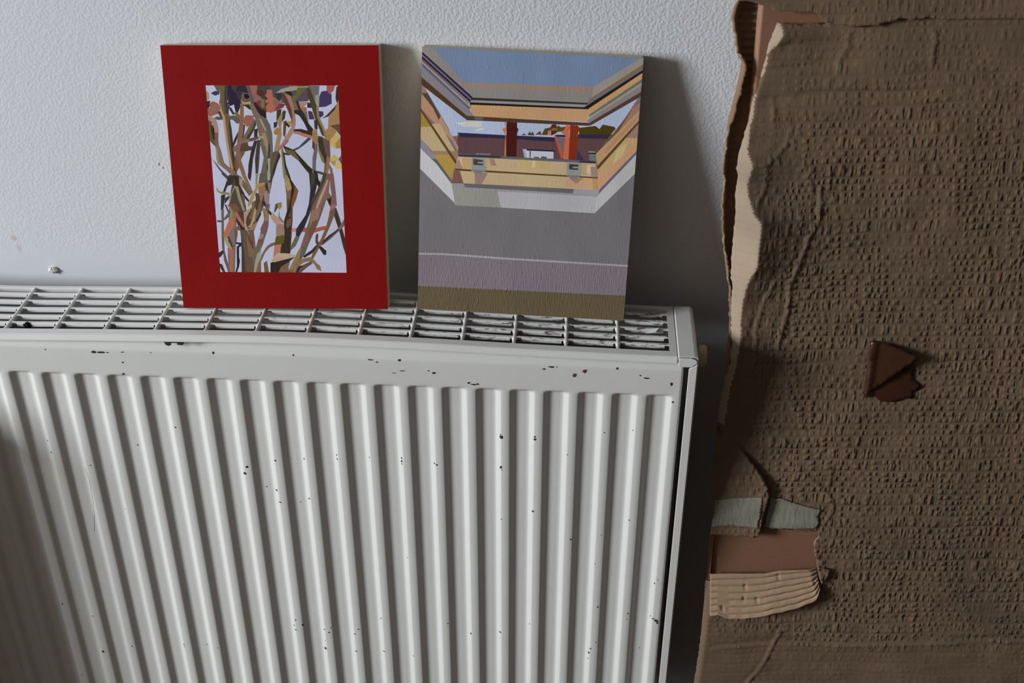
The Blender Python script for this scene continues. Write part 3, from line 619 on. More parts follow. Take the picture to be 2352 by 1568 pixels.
CREASES = [
    (0.0022, 0.0022, [707, 1420, 718, 1293, 723, 1118, 647, 942, 586, 704, 548, 551, 524, 444, 537, 174, 511, 55, 488, -95, 477, -242]),
    (0.0016, 0.0018, [367, 489, 333, 365, 280, 223, 263, 87, 238, -53, 260, -160, 255, -241, 274, -364, 247, -489]),
    (0.0018, 0.0020, [844, -3640, 779, -3823, 745, -3950, 704, -4072, 627, -4228, 534, -4374, 480, -4482]),
    (0.0014, 0.0018, [587, -1420, 738, -1539, 908, -1675, 1056, -1781, 1185, -1922, 1228, -2001, 1217, -2118, 1148, -2229]),
    (0.0013, 0.0016, [1181, -1498, 1166, -1674, 1155, -1857]),
    (0.0010, 0.0015, [623, -780, 690, -861, 770, -1006, 851, -1150, 894, -1342]),
    (0.0015, 0.0020, [1545, 2888, 1568, 2786, 1554, 2729, 1567, 2637, 1565, 2575]),
    (0.0014, 0.0022, [804, 2845, 805, 2769, 803, 2711, 766, 2653, 746, 2590, 765, 2525]),
    (0.0013, 0.0018, [357, 1826, 319, 1763, 247, 1691, 172, 1635, 93, 1620]),
    (0.0012, 0.0018, [185, 1622, 202, 1531, 192, 1425, 178, 1353, 137, 1275, 132, 1198]),
    (0.0013, 0.0020, [186, 2234, 209, 2167, 223, 2099, 218, 2034]),
    (0.0010, 0.0016, [354, 2046, 389, 1982, 374, 1888, 359, 1805]),
    (0.0010, 0.0018, [532, 1633, 580, 1563, 623, 1459, 647, 1355]),
    (0.0009, 0.0016, [802, 1611, 791, 1465, 762, 1294, 724, 1165]),
    (-0.0014, 0.0035, [38, 2222, 252, 2248, 522, 2278, 791, 2305, 1216, 2324, 1830, 2348]),
    (-0.0013, 0.0035, [102, 2500, 378, 2531, 569, 2555, 875, 2574]),
    (-0.0012, 0.0035, [242, 2736, 545, 2767, 850, 2781]),
    (-0.0010, 0.0030, [-22, -1231, 459, -1180, 1067, -1123, 1932, -1080]),
    (0.0012, 0.0030, [123, -3900, 809, -3815, 1412, -3810, 1937, -3762, 2509, -3711, 3463, -3633]),
    (-0.0010, 0.0030, [120, -3861, 804, -3768, 1406, -3757, 2501, -3659, 3454, -3581]),
    (-0.0008, 0.0025, [2073, -3381, 2726, -3391, 3431, -3397]),
    (0.0010, 0.0025, [1818, -3575, 2658, -3556, 3459, -3557]),
    (-0.0009, 0.0025, [1145, -2610, 1463, -2582, 2149, -2602, 3291, -2608]),
    (0.0010, 0.0020, [1262, -2825, 1951, -2822, 3330, -2826]),
    (-0.0010, 0.0040, [150, -169, 170, -301, 157, -445, 105, -640]),
]
CHIPS = [(-5407,-220,69,34,0), (-5338,-222,112,24,0), (-5269,-224,26,14,0), (-5119,-213,39,14,0), (-5136,-336,22,19,0), (-5154,-472,34,34,0), (-4819,-93,22,24,0), (-4837,-206,17,14,0), (-4213,-184,26,29,0), (-5889,-215,17,14,0), (-3428,-181,22,24,0), (-2671,-199,77,19,0), (-2613,-222,26,19,0), (-2395,-192,39,29,0), (-2453,-343,60,10,0), (-2367,-313,69,10,0), (-2111,-302,22,14,0), (-2061,-325,43,24,0), (-1724,-427,34,24,0), (-1673,-445,77,19,0), (-1635,-438,26,24,0), (-995,-233,43,19,0), (-925,-204,60,24,0), (-870,-202,17,14,0), (-696,-291,56,58,1), (-601,-241,52,58,1), (-290,-197,26,29,0), (-65,-268,22,19,0), (-5,-296,77,19,0), (238,-350,26,48,0), (266,-565,22,24,0), (-4074,-1676,39,48,0), (-4041,-1588,34,38,0), (-5173,-1388,17,19,0), (-6107,-1361,13,19,0), (-6095,-1508,17,24,0), (-5701,-1649,22,14,0), (-5434,-2239,13,14,0), (-4723,-1110,17,19,0), (-3739,-1487,22,24,0), (-3438,-1466,17,24,0), (-3094,-1443,17,29,0), (-3094,-1392,13,19,0), (-2758,-1404,13,19,0), (-2427,-1398,17,29,0), (-2428,-1438,22,34,0), (-2426,-1472,13,19,0), (-2093,-1449,17,19,0), (-2067,-1459,22,24,0), (-1406,-1076,39,43,0), (-1415,-1044,17,19,0), (-1411,-1460,30,34,0), (-1407,-1488,13,14,0), (-1074,-1055,22,24,0), (-1069,-1087,30,34,0), (-1080,-2026,22,29,0), (-1408,-2151,13,19,0), (-3429,-1987,26,24,0), (-3533,-2064,13,14,0), (-3875,-1875,17,19,0), (-3766,-1893,30,29,0), (-3740,-2045,39,14,0), (-3735,-3765,22,24,0), (-3764,-3863,22,19,0), (-3749,-3924,22,24,0), (-3657,-3842,26,38,0), (-3418,-3896,22,24,0), (-3366,-3934,22,24,0), (-3341,-3863,17,19,0), (-3422,-4076,17,14,0), (-3432,-4210,34,43,0), (-3073,-3942,22,19,0), (-3076,-4222,30,19,0), (-2766,-3690,17,19,0), (-2754,-4208,34,24,0), (-3028,-3864,17,19,0), (-2420,-4256,26,14,0), (-2426,-2755,13,14,0), (-1754,-3856,22,34,0), (-2011,-3709,17,24,0), (-1425,-3815,22,34,0), (-1099,-3671,13,14,0), (-351,-3350,22,29,0), (-18,-3428,22,24,0), (-23,-3515,13,19,0), (262,-3490,43,24,0), (293,-3515,52,38,0), (309,-3547,26,67,0), (232,-3466,13,19,0), (-408,-4002,17,24,0), (-425,-4073,22,38,0), (-427,-4164,13,19,0), (-349,-3895,17,19,0), (143,-3993,13,14,0), (-675,-2388,17,24,0), (-404,-2718,13,14,0), (-356,-2309,13,14,0), (-76,-2090,17,19,0), (243,-2970,17,29,0), (272,-2911,13,14,0), (-742,-1264,13,14,0), (-382,-967,13,14,0), (-99,-937,13,14,0), (-6399,-3682,17,29,0), (-6084,-3860,17,19,0), (-5698,-4311,17,29,0), (-5079,-4242,17,19,0), (-5078,-4277,22,14,0), (-6393,-4838,17,14,0), (-6057,-4421,30,48,0), (-4685,-4273,17,14,0), (-4822,-4268,13,14,0)]
# ------------------------------------------------------------------ materials
WALL_Y = 0.1285

def wall_material():
    t = NT('rough_white_plaster')
    p = t.geo()
    x, y, z = t.sep(p)
    n1 = t.noise(p, 360, 2.0, 0.5)
    n2 = t.noise(p, 700, 1.0, 0.5)
    n3 = t.noise(p, 9, 2, 0.5)
    rough_zone = t.remap(t.math('ADD', z, t.math('MULTIPLY', n3, 0.02)), ZR + 0.012, ZR + 0.045, 0.10, 1.0)
    right = t.remap(x, -0.75, -0.1, 0.5, 1.0)
    h = t.math('ADD', t.math('MULTIPLY', t.remap(n1, 0.36, 0.66), 0.75), t.math('MULTIPLY', n2, 0.25))
    h = t.math('MULTIPLY', t.math('MULTIPLY', h, rough_zone), right)
    t.bump(h, 0.0007, 0.45)
    tone = t.mix(t.noise(p, 3.0, 3), (0.700, 0.722, 0.775, 1), (0.745, 0.755, 0.785, 1))
    # old brown splash, small scuff
    def spot(cx, cz, rx, rz, edge):
        d = t.math('ADD', t.math('POWER', t.math('DIVIDE', t.math('SUBTRACT', x, cx), rx), 2.0), t.math('POWER', t.math('DIVIDE', t.math('SUBTRACT', z, ZR + cz), rz), 2.0))
        return t.remap(t.math('ADD', d, t.math('MULTIPLY', t.noise(p, 260, 2), edge)), 0.75, 1.5, 1.0, 0.0)
    tone = t.mix(t.math('MULTIPLY', spot(-0.6605, 0.031, 0.0036, 0.0035, 0.9), 0.45), tone, (0.42, 0.34, 0.22, 1))
    tone = t.mix(t.math('MULTIPLY', spot(-0.6575, 0.019, 0.0028, 0.0060, 1.2), 0.35), tone, (0.45, 0.37, 0.25, 1))
    tone = t.mix(t.math('MULTIPLY', spot(-0.4925, 0.1205, 0.0009, 0.0020, 0.5), 0.85), tone, (0.18, 0.16, 0.13, 1))
    tone = t.mix(t.math('MULTIPLY', spot(-0.4890, 0.1165, 0.0011, 0.0011, 0.5), 0.85), tone, (0.16, 0.14, 0.12, 1))
    return t.base(tone, 0.75, 0.25)

def enamel(name, grime=0.0):
    t = NT(name)
    p = t.geo()
    x, y, z = t.sep(p)
    n = t.noise(p, 22, 3)
    c = t.mix(n, (0.74, 0.74, 0.71, 1), (0.79, 0.795, 0.775, 1))
    if grime:
        # rust bleeding and caught dirt: strongest on the right third of the grille
        zone = t.remap(x, -0.42, -0.02, 0.0, 1.0)
        rust = t.remap(t.math('ADD', t.noise(t.scalev(p, (0.45, 1.0, 2.0)), 130, 4, 0.65), t.math('MULTIPLY', zone, 0.05)), 0.60, 0.70)
        rust = t.math('MULTIPLY', t.math('MULTIPLY', rust, zone), grime)
        c = t.mix(rust, c, (0.20, 0.10, 0.05, 1))
        dirt = t.remap(t.math('ADD', t.noise(t.scalev(p, (0.3, 1.0, 1.6)), 240, 4, 0.7), t.math('MULTIPLY', zone, 0.05)), 0.60, 0.66)
        dirt = t.math('MULTIPLY', t.math('MULTIPLY', dirt, t.remap(x, -0.62, -0.05, 0.15, 1.0)), grime)
        c = t.mix(dirt, c, (0.035, 0.030, 0.027, 1))
    t.bump(t.noise(p, 60, 2), 0.0003, 0.35)
    return t.base(c, 0.28, 0.55)

def cardboard(name, c0, c1, dimples=1.0):
    t = NT(name)
    s, tt, n_ = t.sep(t.coord())
    warp = t.math('MULTIPLY', t.noise(t.comb(s, tt, 5.0), 14, 2), 0.012)
    v = t.math('DIVIDE', t.math('ADD', t.math('SUBTRACT', tt, t.math('MULTIPLY', s, 0.05)), warp), 0.0068)
    row = t.math('FLOOR', v)
    fr = t.math('FRACT', v)
    prof = t.math('MULTIPLY', t.math('MULTIPLY', fr, t.math('SUBTRACT', 1.0, fr)), 4.0)
    prof = t.math('MULTIPLY', prof, prof)
    wob = t.math('MULTIPLY', t.math('SINE', t.math('MULTIPLY', fr, 3.14159)), 0.2)
    d1 = t.noise(None, 1.0, 0.6, 0.4, '1D', t.math('ADD', t.math('ADD', t.math('MULTIPLY', s, 175.0), t.math('MULTIPLY', row, 37.13)), wob))
    v2 = t.math('DIVIDE', v, 2.0)
    row2 = t.math('FLOOR', v2)
    fr2 = t.math('FRACT', v2)
    prof2 = t.math('POWER', t.math('MULTIPLY', t.math('MULTIPLY', fr2, t.math('SUBTRACT', 1.0, fr2)), 4.0), 1.6)
    d2 = t.noise(None, 1.0, 1.2, 0.5, '1D', t.math('ADD', t.math('MULTIPLY', s, 140.0), t.math('MULTIPLY', row2, 91.7)))
    big = t.noise(t.comb(s, tt, 0.0), 9, 2)
    pick = t.remap(t.noise(t.comb(s, t.math('MULTIPLY', tt, 1.6), 3.0), 22, 2), 0.42, 0.60)
    a = t.math('MULTIPLY', t.remap(d1, 0.42, 0.66), prof)
    b = t.math('MULTIPLY', t.remap(d2, 0.42, 0.66), prof2)
    dim = t.math('ADD', t.math('MULTIPLY', a, t.math('SUBTRACT', 1.0, t.math('MULTIPLY', pick, 0.55))), t.math('MULTIPLY', b, t.math('MULTIPLY', pick, 0.9)))
    low = t.remap(tt, BT - 0.40, BT - 0.34, 0.15, 1.0)
    left = t.remap(s, 0.0, 0.075, 0.18, 1.0)
    top = t.remap(tt, BT + 0.13, BT + 0.27, 1.0, 0.32)
    amp = t.math('MULTIPLY', t.math('MULTIPLY', t.math('MULTIPLY', low, left), top), t.math('MULTIPLY', t.remap(big, 0.3, 0.55, 0.5, 1.0), t.remap(t.noise(t.comb(s, tt, 11.0), 38, 2), 0.32, 0.58, 0.35, 1.15)))
    line = t.math('MULTIPLY', t.math('POWER', t.math('SUBTRACT', 1.0, prof2), 3.0), -0.08)
    line1 = t.math('MULTIPLY', t.math('POWER', t.math('SUBTRACT', 1.0, prof), 3.0), -0.04)
    h = t.math('ADD', t.math('MULTIPLY', dim, t.math('MULTIPLY', amp, dimples)), t.math('ADD', line, line1))
    h = t.math('ADD', h, t.math('MULTIPLY', t.noise(t.comb(s, tt, n_), 900, 3), 0.10))
    t.bump(h, 0.0018, 1.0)
    cc = t.mix(t.noise(t.comb(s, t.math('MULTIPLY', tt, 2.0), 0.0), 16, 4), c0, c1)
    cc = t.mix(t.remap(t.noise(t.comb(s, tt, 7.0), 5, 3), 0.55, 0.72, 0.0, 0.35), cc, (0.085, 0.060, 0.050, 1))
    return t.base(cc, 0.85, 0.15)

def painted(name, k, ridge):
    t = NT(name)
    a = t.n('ShaderNodeVertexColor')
    a.layer_name = 'paint'
    x, y, z = t.sep(t.coord())
    nz = t.noise(t.comb(t.math('MULTIPLY', x, 10.0), y, 0.0), 110, 3, 0.6)
    bl = t.remap(t.noise(t.comb(t.math('MULTIPLY', x, 4.0), y, 4.0), 110, 2), 0.62, 0.74)
    w = t.noise(t.comb(x, y, 9.0), 900, 2)
    low = t.remap(y, 0.035, 0.075, 1.0, 0.25)
    h = t.math('ADD', t.math('MULTIPLY', nz, t.math('MULTIPLY', low, ridge)), t.math('ADD', t.math('MULTIPLY', bl, t.math('MULTIPLY', low, ridge * 0.6)), t.math('MULTIPLY', w, 0.12)))
    t.bump(h, 0.0009, 0.8)
    v = t.noise(t.comb(x, t.math('MULTIPLY', y, 0.4), 0.0), 30, 4)
    hs = t.n('ShaderNodeHueSaturation')
    t.put(hs.inputs['Value'], t.remap(v, 0.2, 0.8, 0.93, 1.07))
    t.put(hs.inputs['Color'], a.outputs[0])
    return t.base(hs.outputs[0], 0.6, 0.12)

BT = 0.7584                                  # board coordinate of the radiator top level, measured from the floor up the slope
M = {}
M['wall'] = wall_material()
M['enamel'] = enamel('radiator_enamel')
M['grille'] = enamel('grille_enamel', 0.9)
M['dark_inside'] = plain('shade_dark_inside', (0.14, 0.135, 0.125, 1), 0.8, 0.2, 60, 0.3)  # interior colour darkened to deepen the shade in the grille gaps
M['side_white'] = plain('off_white_paint', (0.24, 0.23, 0.21, 1), 0.8, 0.2, 4)
M['room_wall'] = plain('warm_grey_wall', (0.120, 0.094, 0.072, 1), 0.85, 0.2, 4)
M['ceiling'] = plain('ceiling_white', (0.14, 0.135, 0.125, 1), 0.85, 0.2, 4)
M['oak'] = plain('cream_ply_edge', (0.60, 0.50, 0.34, 1), 0.6, 0.3, 120, 0.12)
M['brass'] = plain('yellowed_plastic', (0.52, 0.46, 0.28, 1), 0.45, 0.5, 80)
M['tan_edge'] = plain('yellowed_enamel_edge', (0.34, 0.22, 0.11, 1), 0.5, 0.4, 80)
M['chip'] = plain('bare_metal_chip', (0.030, 0.027, 0.025, 1), 0.6, 0.4, 300, 0.3)
M['rust'] = plain('rust_spot', (0.13, 0.06, 0.04, 1), 0.8, 0.2, 500, 0.6)
M['card'] = cardboard('cardboard_liner', (0.145, 0.097, 0.064, 1), (0.190, 0.129, 0.085, 1))
M['card_fold'] = cardboard('paler_cardboard_fold', (0.36, 0.275, 0.20, 1), (0.44, 0.345, 0.255, 1), 0.3)  # paler tone for the strip left of the fold line
M['card_raw'] = plain('torn_cardboard_edge', (0.34, 0.245, 0.165, 1), 0.9, 0.1, 500, 0.35, 0.0006)
M['card_flute'] = plain('fluted_cardboard_core', (0.40, 0.27, 0.175, 1), 0.9, 0.1, 120, 0.14, 0.0004)
M['card_back'] = plain('cardboard_inner_liner', (0.26, 0.165, 0.10, 1), 0.9, 0.1, 90, 0.15)
M['hardboard'] = plain('red_brown_hardboard', (0.235, 0.118, 0.073, 1), 0.6, 0.35, 260, 0.14)
M['hard_edge'] = plain('hardboard_cut_edge', (0.36, 0.205, 0.125, 1), 0.8, 0.2, 200, 0.12)
M['tape'] = None
M['white_bit'] = plain('white_flake', (0.78, 0.78, 0.76, 1), 0.7, 0.2, 300, 0.06)
M['fluff'] = plain('black_fluff', (0.012, 0.012, 0.016, 1), 0.95, 0.05, 300, 0.3)
M['walnut'] = plain('dark_stained_wood', (0.06, 0.04, 0.03, 1), 0.6, 0.3, 20, 0.2)

def tape_material():
    t = NT('aged_masking_tape')
    x, y, z = t.sep(t.coord())
    w = t.noise(t.comb(t.math('MULTIPLY', x, 3.5), y, 0.0), 70, 3)
    t.bump(w, 0.0012, 0.7)
    return t.base(t.mix(t.noise(t.comb(x, y, 2.0), 60, 3), (0.205, 0.200, 0.155, 1), (0.275, 0.268, 0.215, 1)), 0.7, 0.3)
M['tape'] = tape_material()

def parcel_material():
    t = NT('brown_parcel_tape')
    p = t.coord()
    t.bump(t.noise(p, 120, 2), 0.0006, 0.5)
    m = t.base(t.mix(t.noise(p, 40, 2), (0.046, 0.017, 0.008, 1), (0.068, 0.026, 0.012, 1)), 0.35, 0.5)
    t.b.inputs['Transmission Weight'].default_value = 0.12
    return m
M['parcel'] = parcel_material()

def floor_material():
    t = NT('floor_boards')
    x, y, z = t.sep(t.geo())
    g = t.noise(t.comb(t.math('MULTIPLY', x, 8.0), y, 0.0), 9, 4)
    return t.base(t.mix(g, (0.045, 0.030, 0.020, 1), (0.075, 0.050, 0.032, 1)), 0.5, 0.4)
M['floor'] = floor_material()

# ------------------------------------------------------------------ the room
RX0, RX1, RY0, RY1, RZ = WIN_X, 2.3, -3.4, WALL_Y, 2.70
obj('wall_back', *box(RX0 - 0.1, RX1 + 0.1, RY1, RY1 + 0.1, -0.1, RZ), M['wall'], kind='structure')
obj('floor', *box(RX0 - 0.1, RX1 + 0.1, RY0 - 0.1, RY1 + 0.1, -0.1, 0), M['floor'], kind='structure')
obj('ceiling', *box(RX0 - 0.1, RX1 + 0.1, RY0 - 0.1, RY1 + 0.1, RZ, RZ + 0.1), M['ceiling'], kind='structure')
obj('wall_right', *box(RX1, RX1 + 0.1, RY0, RY1, 0, RZ), M['room_wall'], kind='structure')
obj('wall_front', *box(RX0 - 0.1, RX1 + 0.1, RY0 - 0.1, RY0, 0, RZ), M['room_wall'], kind='structure')

def wall_with_hole():
    x0, x1 = RX0 - 0.1, RX0
    o = [(RY0, 0), (RY1, 0), (RY1, RZ), (RY0, RZ)]
    i = [(WIN_Y0, WIN_Z0), (WIN_Y1, WIN_Z0), (WIN_Y1, WIN_Z1), (WIN_Y0, WIN_Z1)]
    v = [(x, y, z) for x in (x0, x1) for ring in (o, i) for y, z in ring]
    f = []
    for k in range(4):
        n = (k + 1) % 4
        f += [(k, n, 4 + n, 4 + k), (8 + n, 8 + k, 12 + k, 12 + n), (4 + k, 4 + n, 12 + n, 12 + k), (k, 8 + k, 8 + n, n)]
    return v, f
obj('wall_left', *wall_with_hole(), M['side_white'], kind='structure')
win = empty('window_1', (RX0 - 0.06, (WIN_Y0 + WIN_Y1) / 2, WIN_Z0), kind='structure')
wy, wz = (WIN_Y1 - WIN_Y0) / 2, WIN_Z1 - WIN_Z0
for nm, b in (('sill', (-0.03, 0.03, -wy, wy, 0, 0.05)), ('head', (-0.03, 0.03, -wy, wy, wz - 0.05, wz)), ('jamb', (-0.03, 0.03, -wy, -wy + 0.05, 0.05, wz - 0.05)), ('jamb', (-0.03, 0.03, wy - 0.05, wy, 0.05, wz - 0.05))):
    bevel(obj(nm, *box(*b), M['side_white'], win), 0.004)
gl = NT('window_glass')
gl.b.inputs['Transmission Weight'].default_value = 1.0
gl.base((0.95, 0.98, 1.0, 1), 0.02, 0.5)
obj('pane', *box(-0.024, -0.020, -wy + 0.05, wy - 0.05, 0.05, wz - 0.05), gl.m, win)
obj('baseboard_back', *box(RX0, RX1, WALL_Y - 0.014, WALL_Y, 0, 0.10), M['side_white'], kind='structure')

# unseen dark box added left of the radiator to shade its lower left
cb = empty('shade_blocker', (-1.034, 0.0, 0), label='low dark box added out of view to shade the lower left of the radiator', category='shade_blocker')
CX0, CX1, CY0, CY1, CZ = -0.225, 0.222, -0.120, WALL_Y - 0.016, ZR - 0.065
obj('blocker_body', *box(CX0, CX1, CY0 + 0.02, CY1, 0.06, CZ - 0.02), M['walnut'], cb)
bevel(obj('blocker_top', *box(CX0 - 0.004, CX1 + 0.004, CY0, CY1, CZ - 0.02, CZ), M['walnut'], cb), 0.003)
obj('blocker_plinth', *box(CX0 + 0.02, CX1 - 0.02, CY0 + 0.04, CY1, 0, 0.06), M['walnut'], cb)
for sgn in (-1, 1):
    a, b = (CX0 + 0.003, -0.003) if sgn < 0 else (0.001, CX1 - 0.003)
    d = bevel(obj('blocker_door', *box(a, b, CY0 + 0.003, CY0 + 0.02, 0.07, CZ - 0.026), M['walnut'], cb), 0.002)
    hx = -0.03 if sgn < 0 else 0.028
    bevel(obj('blocker_handle', *box(hx - 0.005, hx + 0.005, CY0 - 0.012, CY0 + 0.003, 0.40, 0.52), M['chip'], d), 0.002)

# ------------------------------------------------------------------ radiator
RL, RR = -0.780, 0.0465
RAD = Vector((-0.367, 0.045, 0.15))
rad = empty('radiator', RAD, label='white steel panel radiator with vertical ribs, chipped enamel and slotted top grille', category='radiator')
SH = (-RAD.x, -RAD.y, ZR - RAD.z)
PITCHX = 0.03333
BOW = [(-0.80, -0.0042), (-0.63, -0.0040), (-0.58, -0.0021), (-0.53, -0.0006), (-0.48, 0.0008), (-0.43, 0.0024), (-0.38, 0.0036), (-0.33, 0.0039), (-0.28, 0.0034), (-0.20, 0.0019), (-0.13, -0.0002), (-0.08, -0.0013), (-0.03, -0.0022), (0.03, -0.0030)]
def bow(x):
    # smooth the polyline a little
    return sum(lerp_at(BOW, x + d) for d in (-0.03, -0.015, 0, 0.015, 0.03)) / 5

def sm(a):
    a = max(0.0, min(1.0, a))
    return a * a * (3 - 2 * a)

DEPTH = 0.0042
def groove(u):
    if u < 0.0072:
        return 0.5 * sm(u / 0.0072) + 0.5 * u / 0.0072
    if u < 0.0196:
        return 1.0
    if u < 0.0260:
        return 1 - 0.4 * sm((u - 0.0196) / 0.0064) - 0.6 * (u - 0.0196) / 0.0064
    return 0.0

ZT, ZB = -0.0475, -0.545
def zend(z):
    return sm((ZT - z) / 0.0058) * sm((z - ZB) / 0.0058)

def panel_y(x, z):
    i = math.floor(x / PITCHX + 1e-9)
    u = x - i * PITCHX
    y = DEPTH * groove(u) * zend(z) if -23 <= i <= 0 else 0.0
    return y

SHOULDER = [(-0.0300, 0.0110), (-0.0050, 0.0094), (-0.0068, 0.0086), (-0.0090, 0.0070), (-0.0120, 0.0047), (-0.0150, 0.0025), (-0.0170, 0.0011), (-0.0184, 0.0003), (-0.0198, 0.00005), (-0.0225, 0.0)]
def front_panel():
    us = [0, 0.0009, 0.002, 0.0036, 0.0052, 0.0063, 0.0072, 0.0104, 0.0138, 0.0168, 0.0196, 0.0204, 0.0214, 0.0226, 0.0238, 0.0249, 0.0256, 0.0262, 0.0299]
    xs = [(RL + 0.012, 0.012), (RL + 0.0125, 0.004), (RL + 0.014, 0.0012), (RL + 0.0165, 0.0)]
    for i in range(-23, 1):
        for u in us:
            x = i * PITCHX + u
            if RL + 0.018 < x < 0.030:
                xs.append((x, 0.0))
    xs += [(0.0306, 0.0), (0.0322, 0.0), (0.0333, 0.0003), (0.0340, 0.0011), (0.0344, 0.0025), (0.0346, 0.0060), (0.0347, 0.0150)]
    zs = [a for a, b in SHOULDER[1:]] + [-0.034, -0.044] + [ZT - k * 0.00058 for k in range(11)] + [-0.08] + [-0.08 - 0.03 * k for k in range(1, 15)] + [ZB + 0.0058 - k * 0.000725 for k in range(9)] + [-0.57, -0.582, -0.590]
    sy = dict(SHOULDER[1:])
    rows = []
    for z in zs:
        row = []
        for x, ey in xs:
            y = panel_y(x, z) + sy.get(z, 0.0) + ey
            if z == -0.590:
                y += 0.008
            row.append((x, y, z))
        rows.append(row)
    v, f = grid(rows)
    return v, [tuple(reversed(q)) for q in f]
fp = obj('front_panel', *front_panel(), M['enamel'], rad, True, SH)

# dark chips where the enamel has flaked off
random.seed(4)
def chip_mesh(kinds):
    v, f = [], []
    for X, Z, w, h, kd in CHIPS:
        if kd not in kinds:
            continue
        x0, z0, w, h = X * 1e-4, Z * 1e-4, w * 1e-4, h * 1e-4
        n = 9
        b = len(v)
        v.append((x0, panel_y(x0, z0) + lerp_at([(a, c) for a, c in reversed(SHOULDER[1:])], z0) - 0.00030, z0))
        for k in range(n):
            a = 2 * math.pi * k / n
            r = random.uniform(0.55, 1.15) * 0.5
            x, z = x0 + w * r * math.cos(a), z0 + h * r * math.sin(a)
            v.append((x, panel_y(x, z) + lerp_at([(q, c) for q, c in reversed(SHOULDER[1:])], z) - 0.00018, z))
        for k in range(n):
            f.append((b, b + 1 + (k + 1) % n, b + 1 + k))
    return v, f
cv, cf = chip_mesh((0,))
obj('paint_chips', cv, cf, M['chip'], fp, False, SH, kind='stuff', label='dark chips in the white enamel')
cv, cf = chip_mesh((1,))
obj('rust_spots', cv, cf, M['rust'], fp, False, SH, kind='stuff', label='two small rust spots')

# top grille: rim, five long slats, cross bars
GX0, GX1 = -0.7605, 0.0268
OX0, OX1 = -0.7540, 0.0202
def frange(a, b, n):
    return [a + (b - a) * k / n for k in range(n + 1)]
def rim():
    xs = [GX0] + frange(OX0, OX1, 60) + [GX1]
    fr = [(-0.0026, -0.0058), (-0.0042, -0.0061), (-0.0047, -0.0055), (-0.0045, -0.0045), (-0.0018, -0.0007), (-0.0006, 0), (0.0082, 0), (0.0088, -0.0005), (0.0090, -0.0022)]
    bk = [(0.0860, -0.0048), (0.0860, -0.0008), (0.0866, 0), (0.0904, 0), (0.0911, -0.0007), (0.0911, -0.012)]
    v, f = [], []
    nf, nb = len(fr), len(bk)
    for x in xs:
        z = bow(x)
        v += [(x, y, z + d) for y, d in fr] + [(x, y, z + d) for y, d in bk]
    st = nf + nb
    for i in range(len(xs) - 1):
        for j in range(nf - 1):
            f.append((i * st + j, (i + 1) * st + j, (i + 1) * st + j + 1, i * st + j + 1))
        for j in range(nf, st - 1):
            f.append((i * st + j, (i + 1) * st + j, (i + 1) * st + j + 1, i * st + j + 1))
    for i in (0, len(xs) - 2):       # end rails close the frame
        f.append((i * st + 6, (i + 1) * st + 6, (i + 1) * st + nf + 2, i * st + nf + 2))
    i = len(xs) - 1
    f.append(tuple(i * st + j for j in range(nf)))
    # turned-down end
    b = len(v)
    v += [(GX1, 0.0082, bow(GX1) - 0.007), (GX1, 0.0866, bow(GX1) - 0.007)]
    f.append((i * st + 6, i * st + nf + 2, b + 1, b))
    return v, f
gr = obj('top_grille', *rim(), M['enamel'], rad, False, SH)
so = gr.modifiers.new('sheet', 'SOLIDIFY')
so.thickness = 0.0009
so.offset = -1
bars = [-0.0290 + (j - 12) * 0.05 for j in range(-2, 13)]

SLAT_BACK = [0.0218, 0.0349, 0.0490, 0.0632, 0.0775]
def slat(yb, seed):
    rnd = random.Random(seed)
    edges = [OX0] + bars + [OX1]
    cols = []
    for e0, e1 in zip(edges[:-1], edges[1:]):
        L = e1 - e0
        first, last = e0 == OX0, e1 == OX1
        for u in (0.0, 0.0012, 0.0022, 0.0036, 0.0050, 0.0062, 0.0072, 0.0080, 0.0092, 0.018, 0.030, 0.038):
            if u < L - 0.006:
                cols.append((e0 + u, u, L - u))
        for u in (0.0056, 0.0047, 0.0040, 0.0026, 0.0013):
            cols.append((e1 - u, L - u, u))
    cols.append((OX1 + 0.0004, 1, 0))
    prof = [(0.0, -0.0009, 0), (0.0, 0.0, 0), (-0.0022, 0.0, 0), (-0.0029, -0.0002, 0), (-0.0033, -0.0007, 0.2), (-0.0035, -0.0015, 0.45), (-0.0035, -0.0025, 0.72), (-0.0028, -0.0027, 0.76), (-0.0028, -0.0031, 0.86), (-0.0033, -0.0033, 0.92), (-0.0033, -0.0041, 1)]
    rows = []
    for x, u, w in cols:
        if u < 0.0012:
            d, back = 0.16, 0.0
        elif u < 0.0080:
            q = (u - 0.0012) / 0.0068
            d, back = 0.2 + 0.8 * math.sqrt(min(1, q * 1.15)), 0.0026 * (1 - sm((u - 0.0062) / 0.0018))
        elif w < 0.0045:
            d, back = 0.14, 0.0
        else:
            d, back = 1.0, 0.0
        z = bow(x) - 0.0002
        row = []
        for y, dz, k in prof:
            yy = y + (back * min(1, k * 2.2) if k else 0)
            row.append((x, yb + yy, z + (dz if not k else -0.0004 + (dz + 0.0004) * d)))
        rows.append(row)
    v, f = grid(rows)
    return v, f
for k, yb in enumerate(SLAT_BACK):
    obj('slat', *slat(yb, k), M['grille'], gr, False, SH)

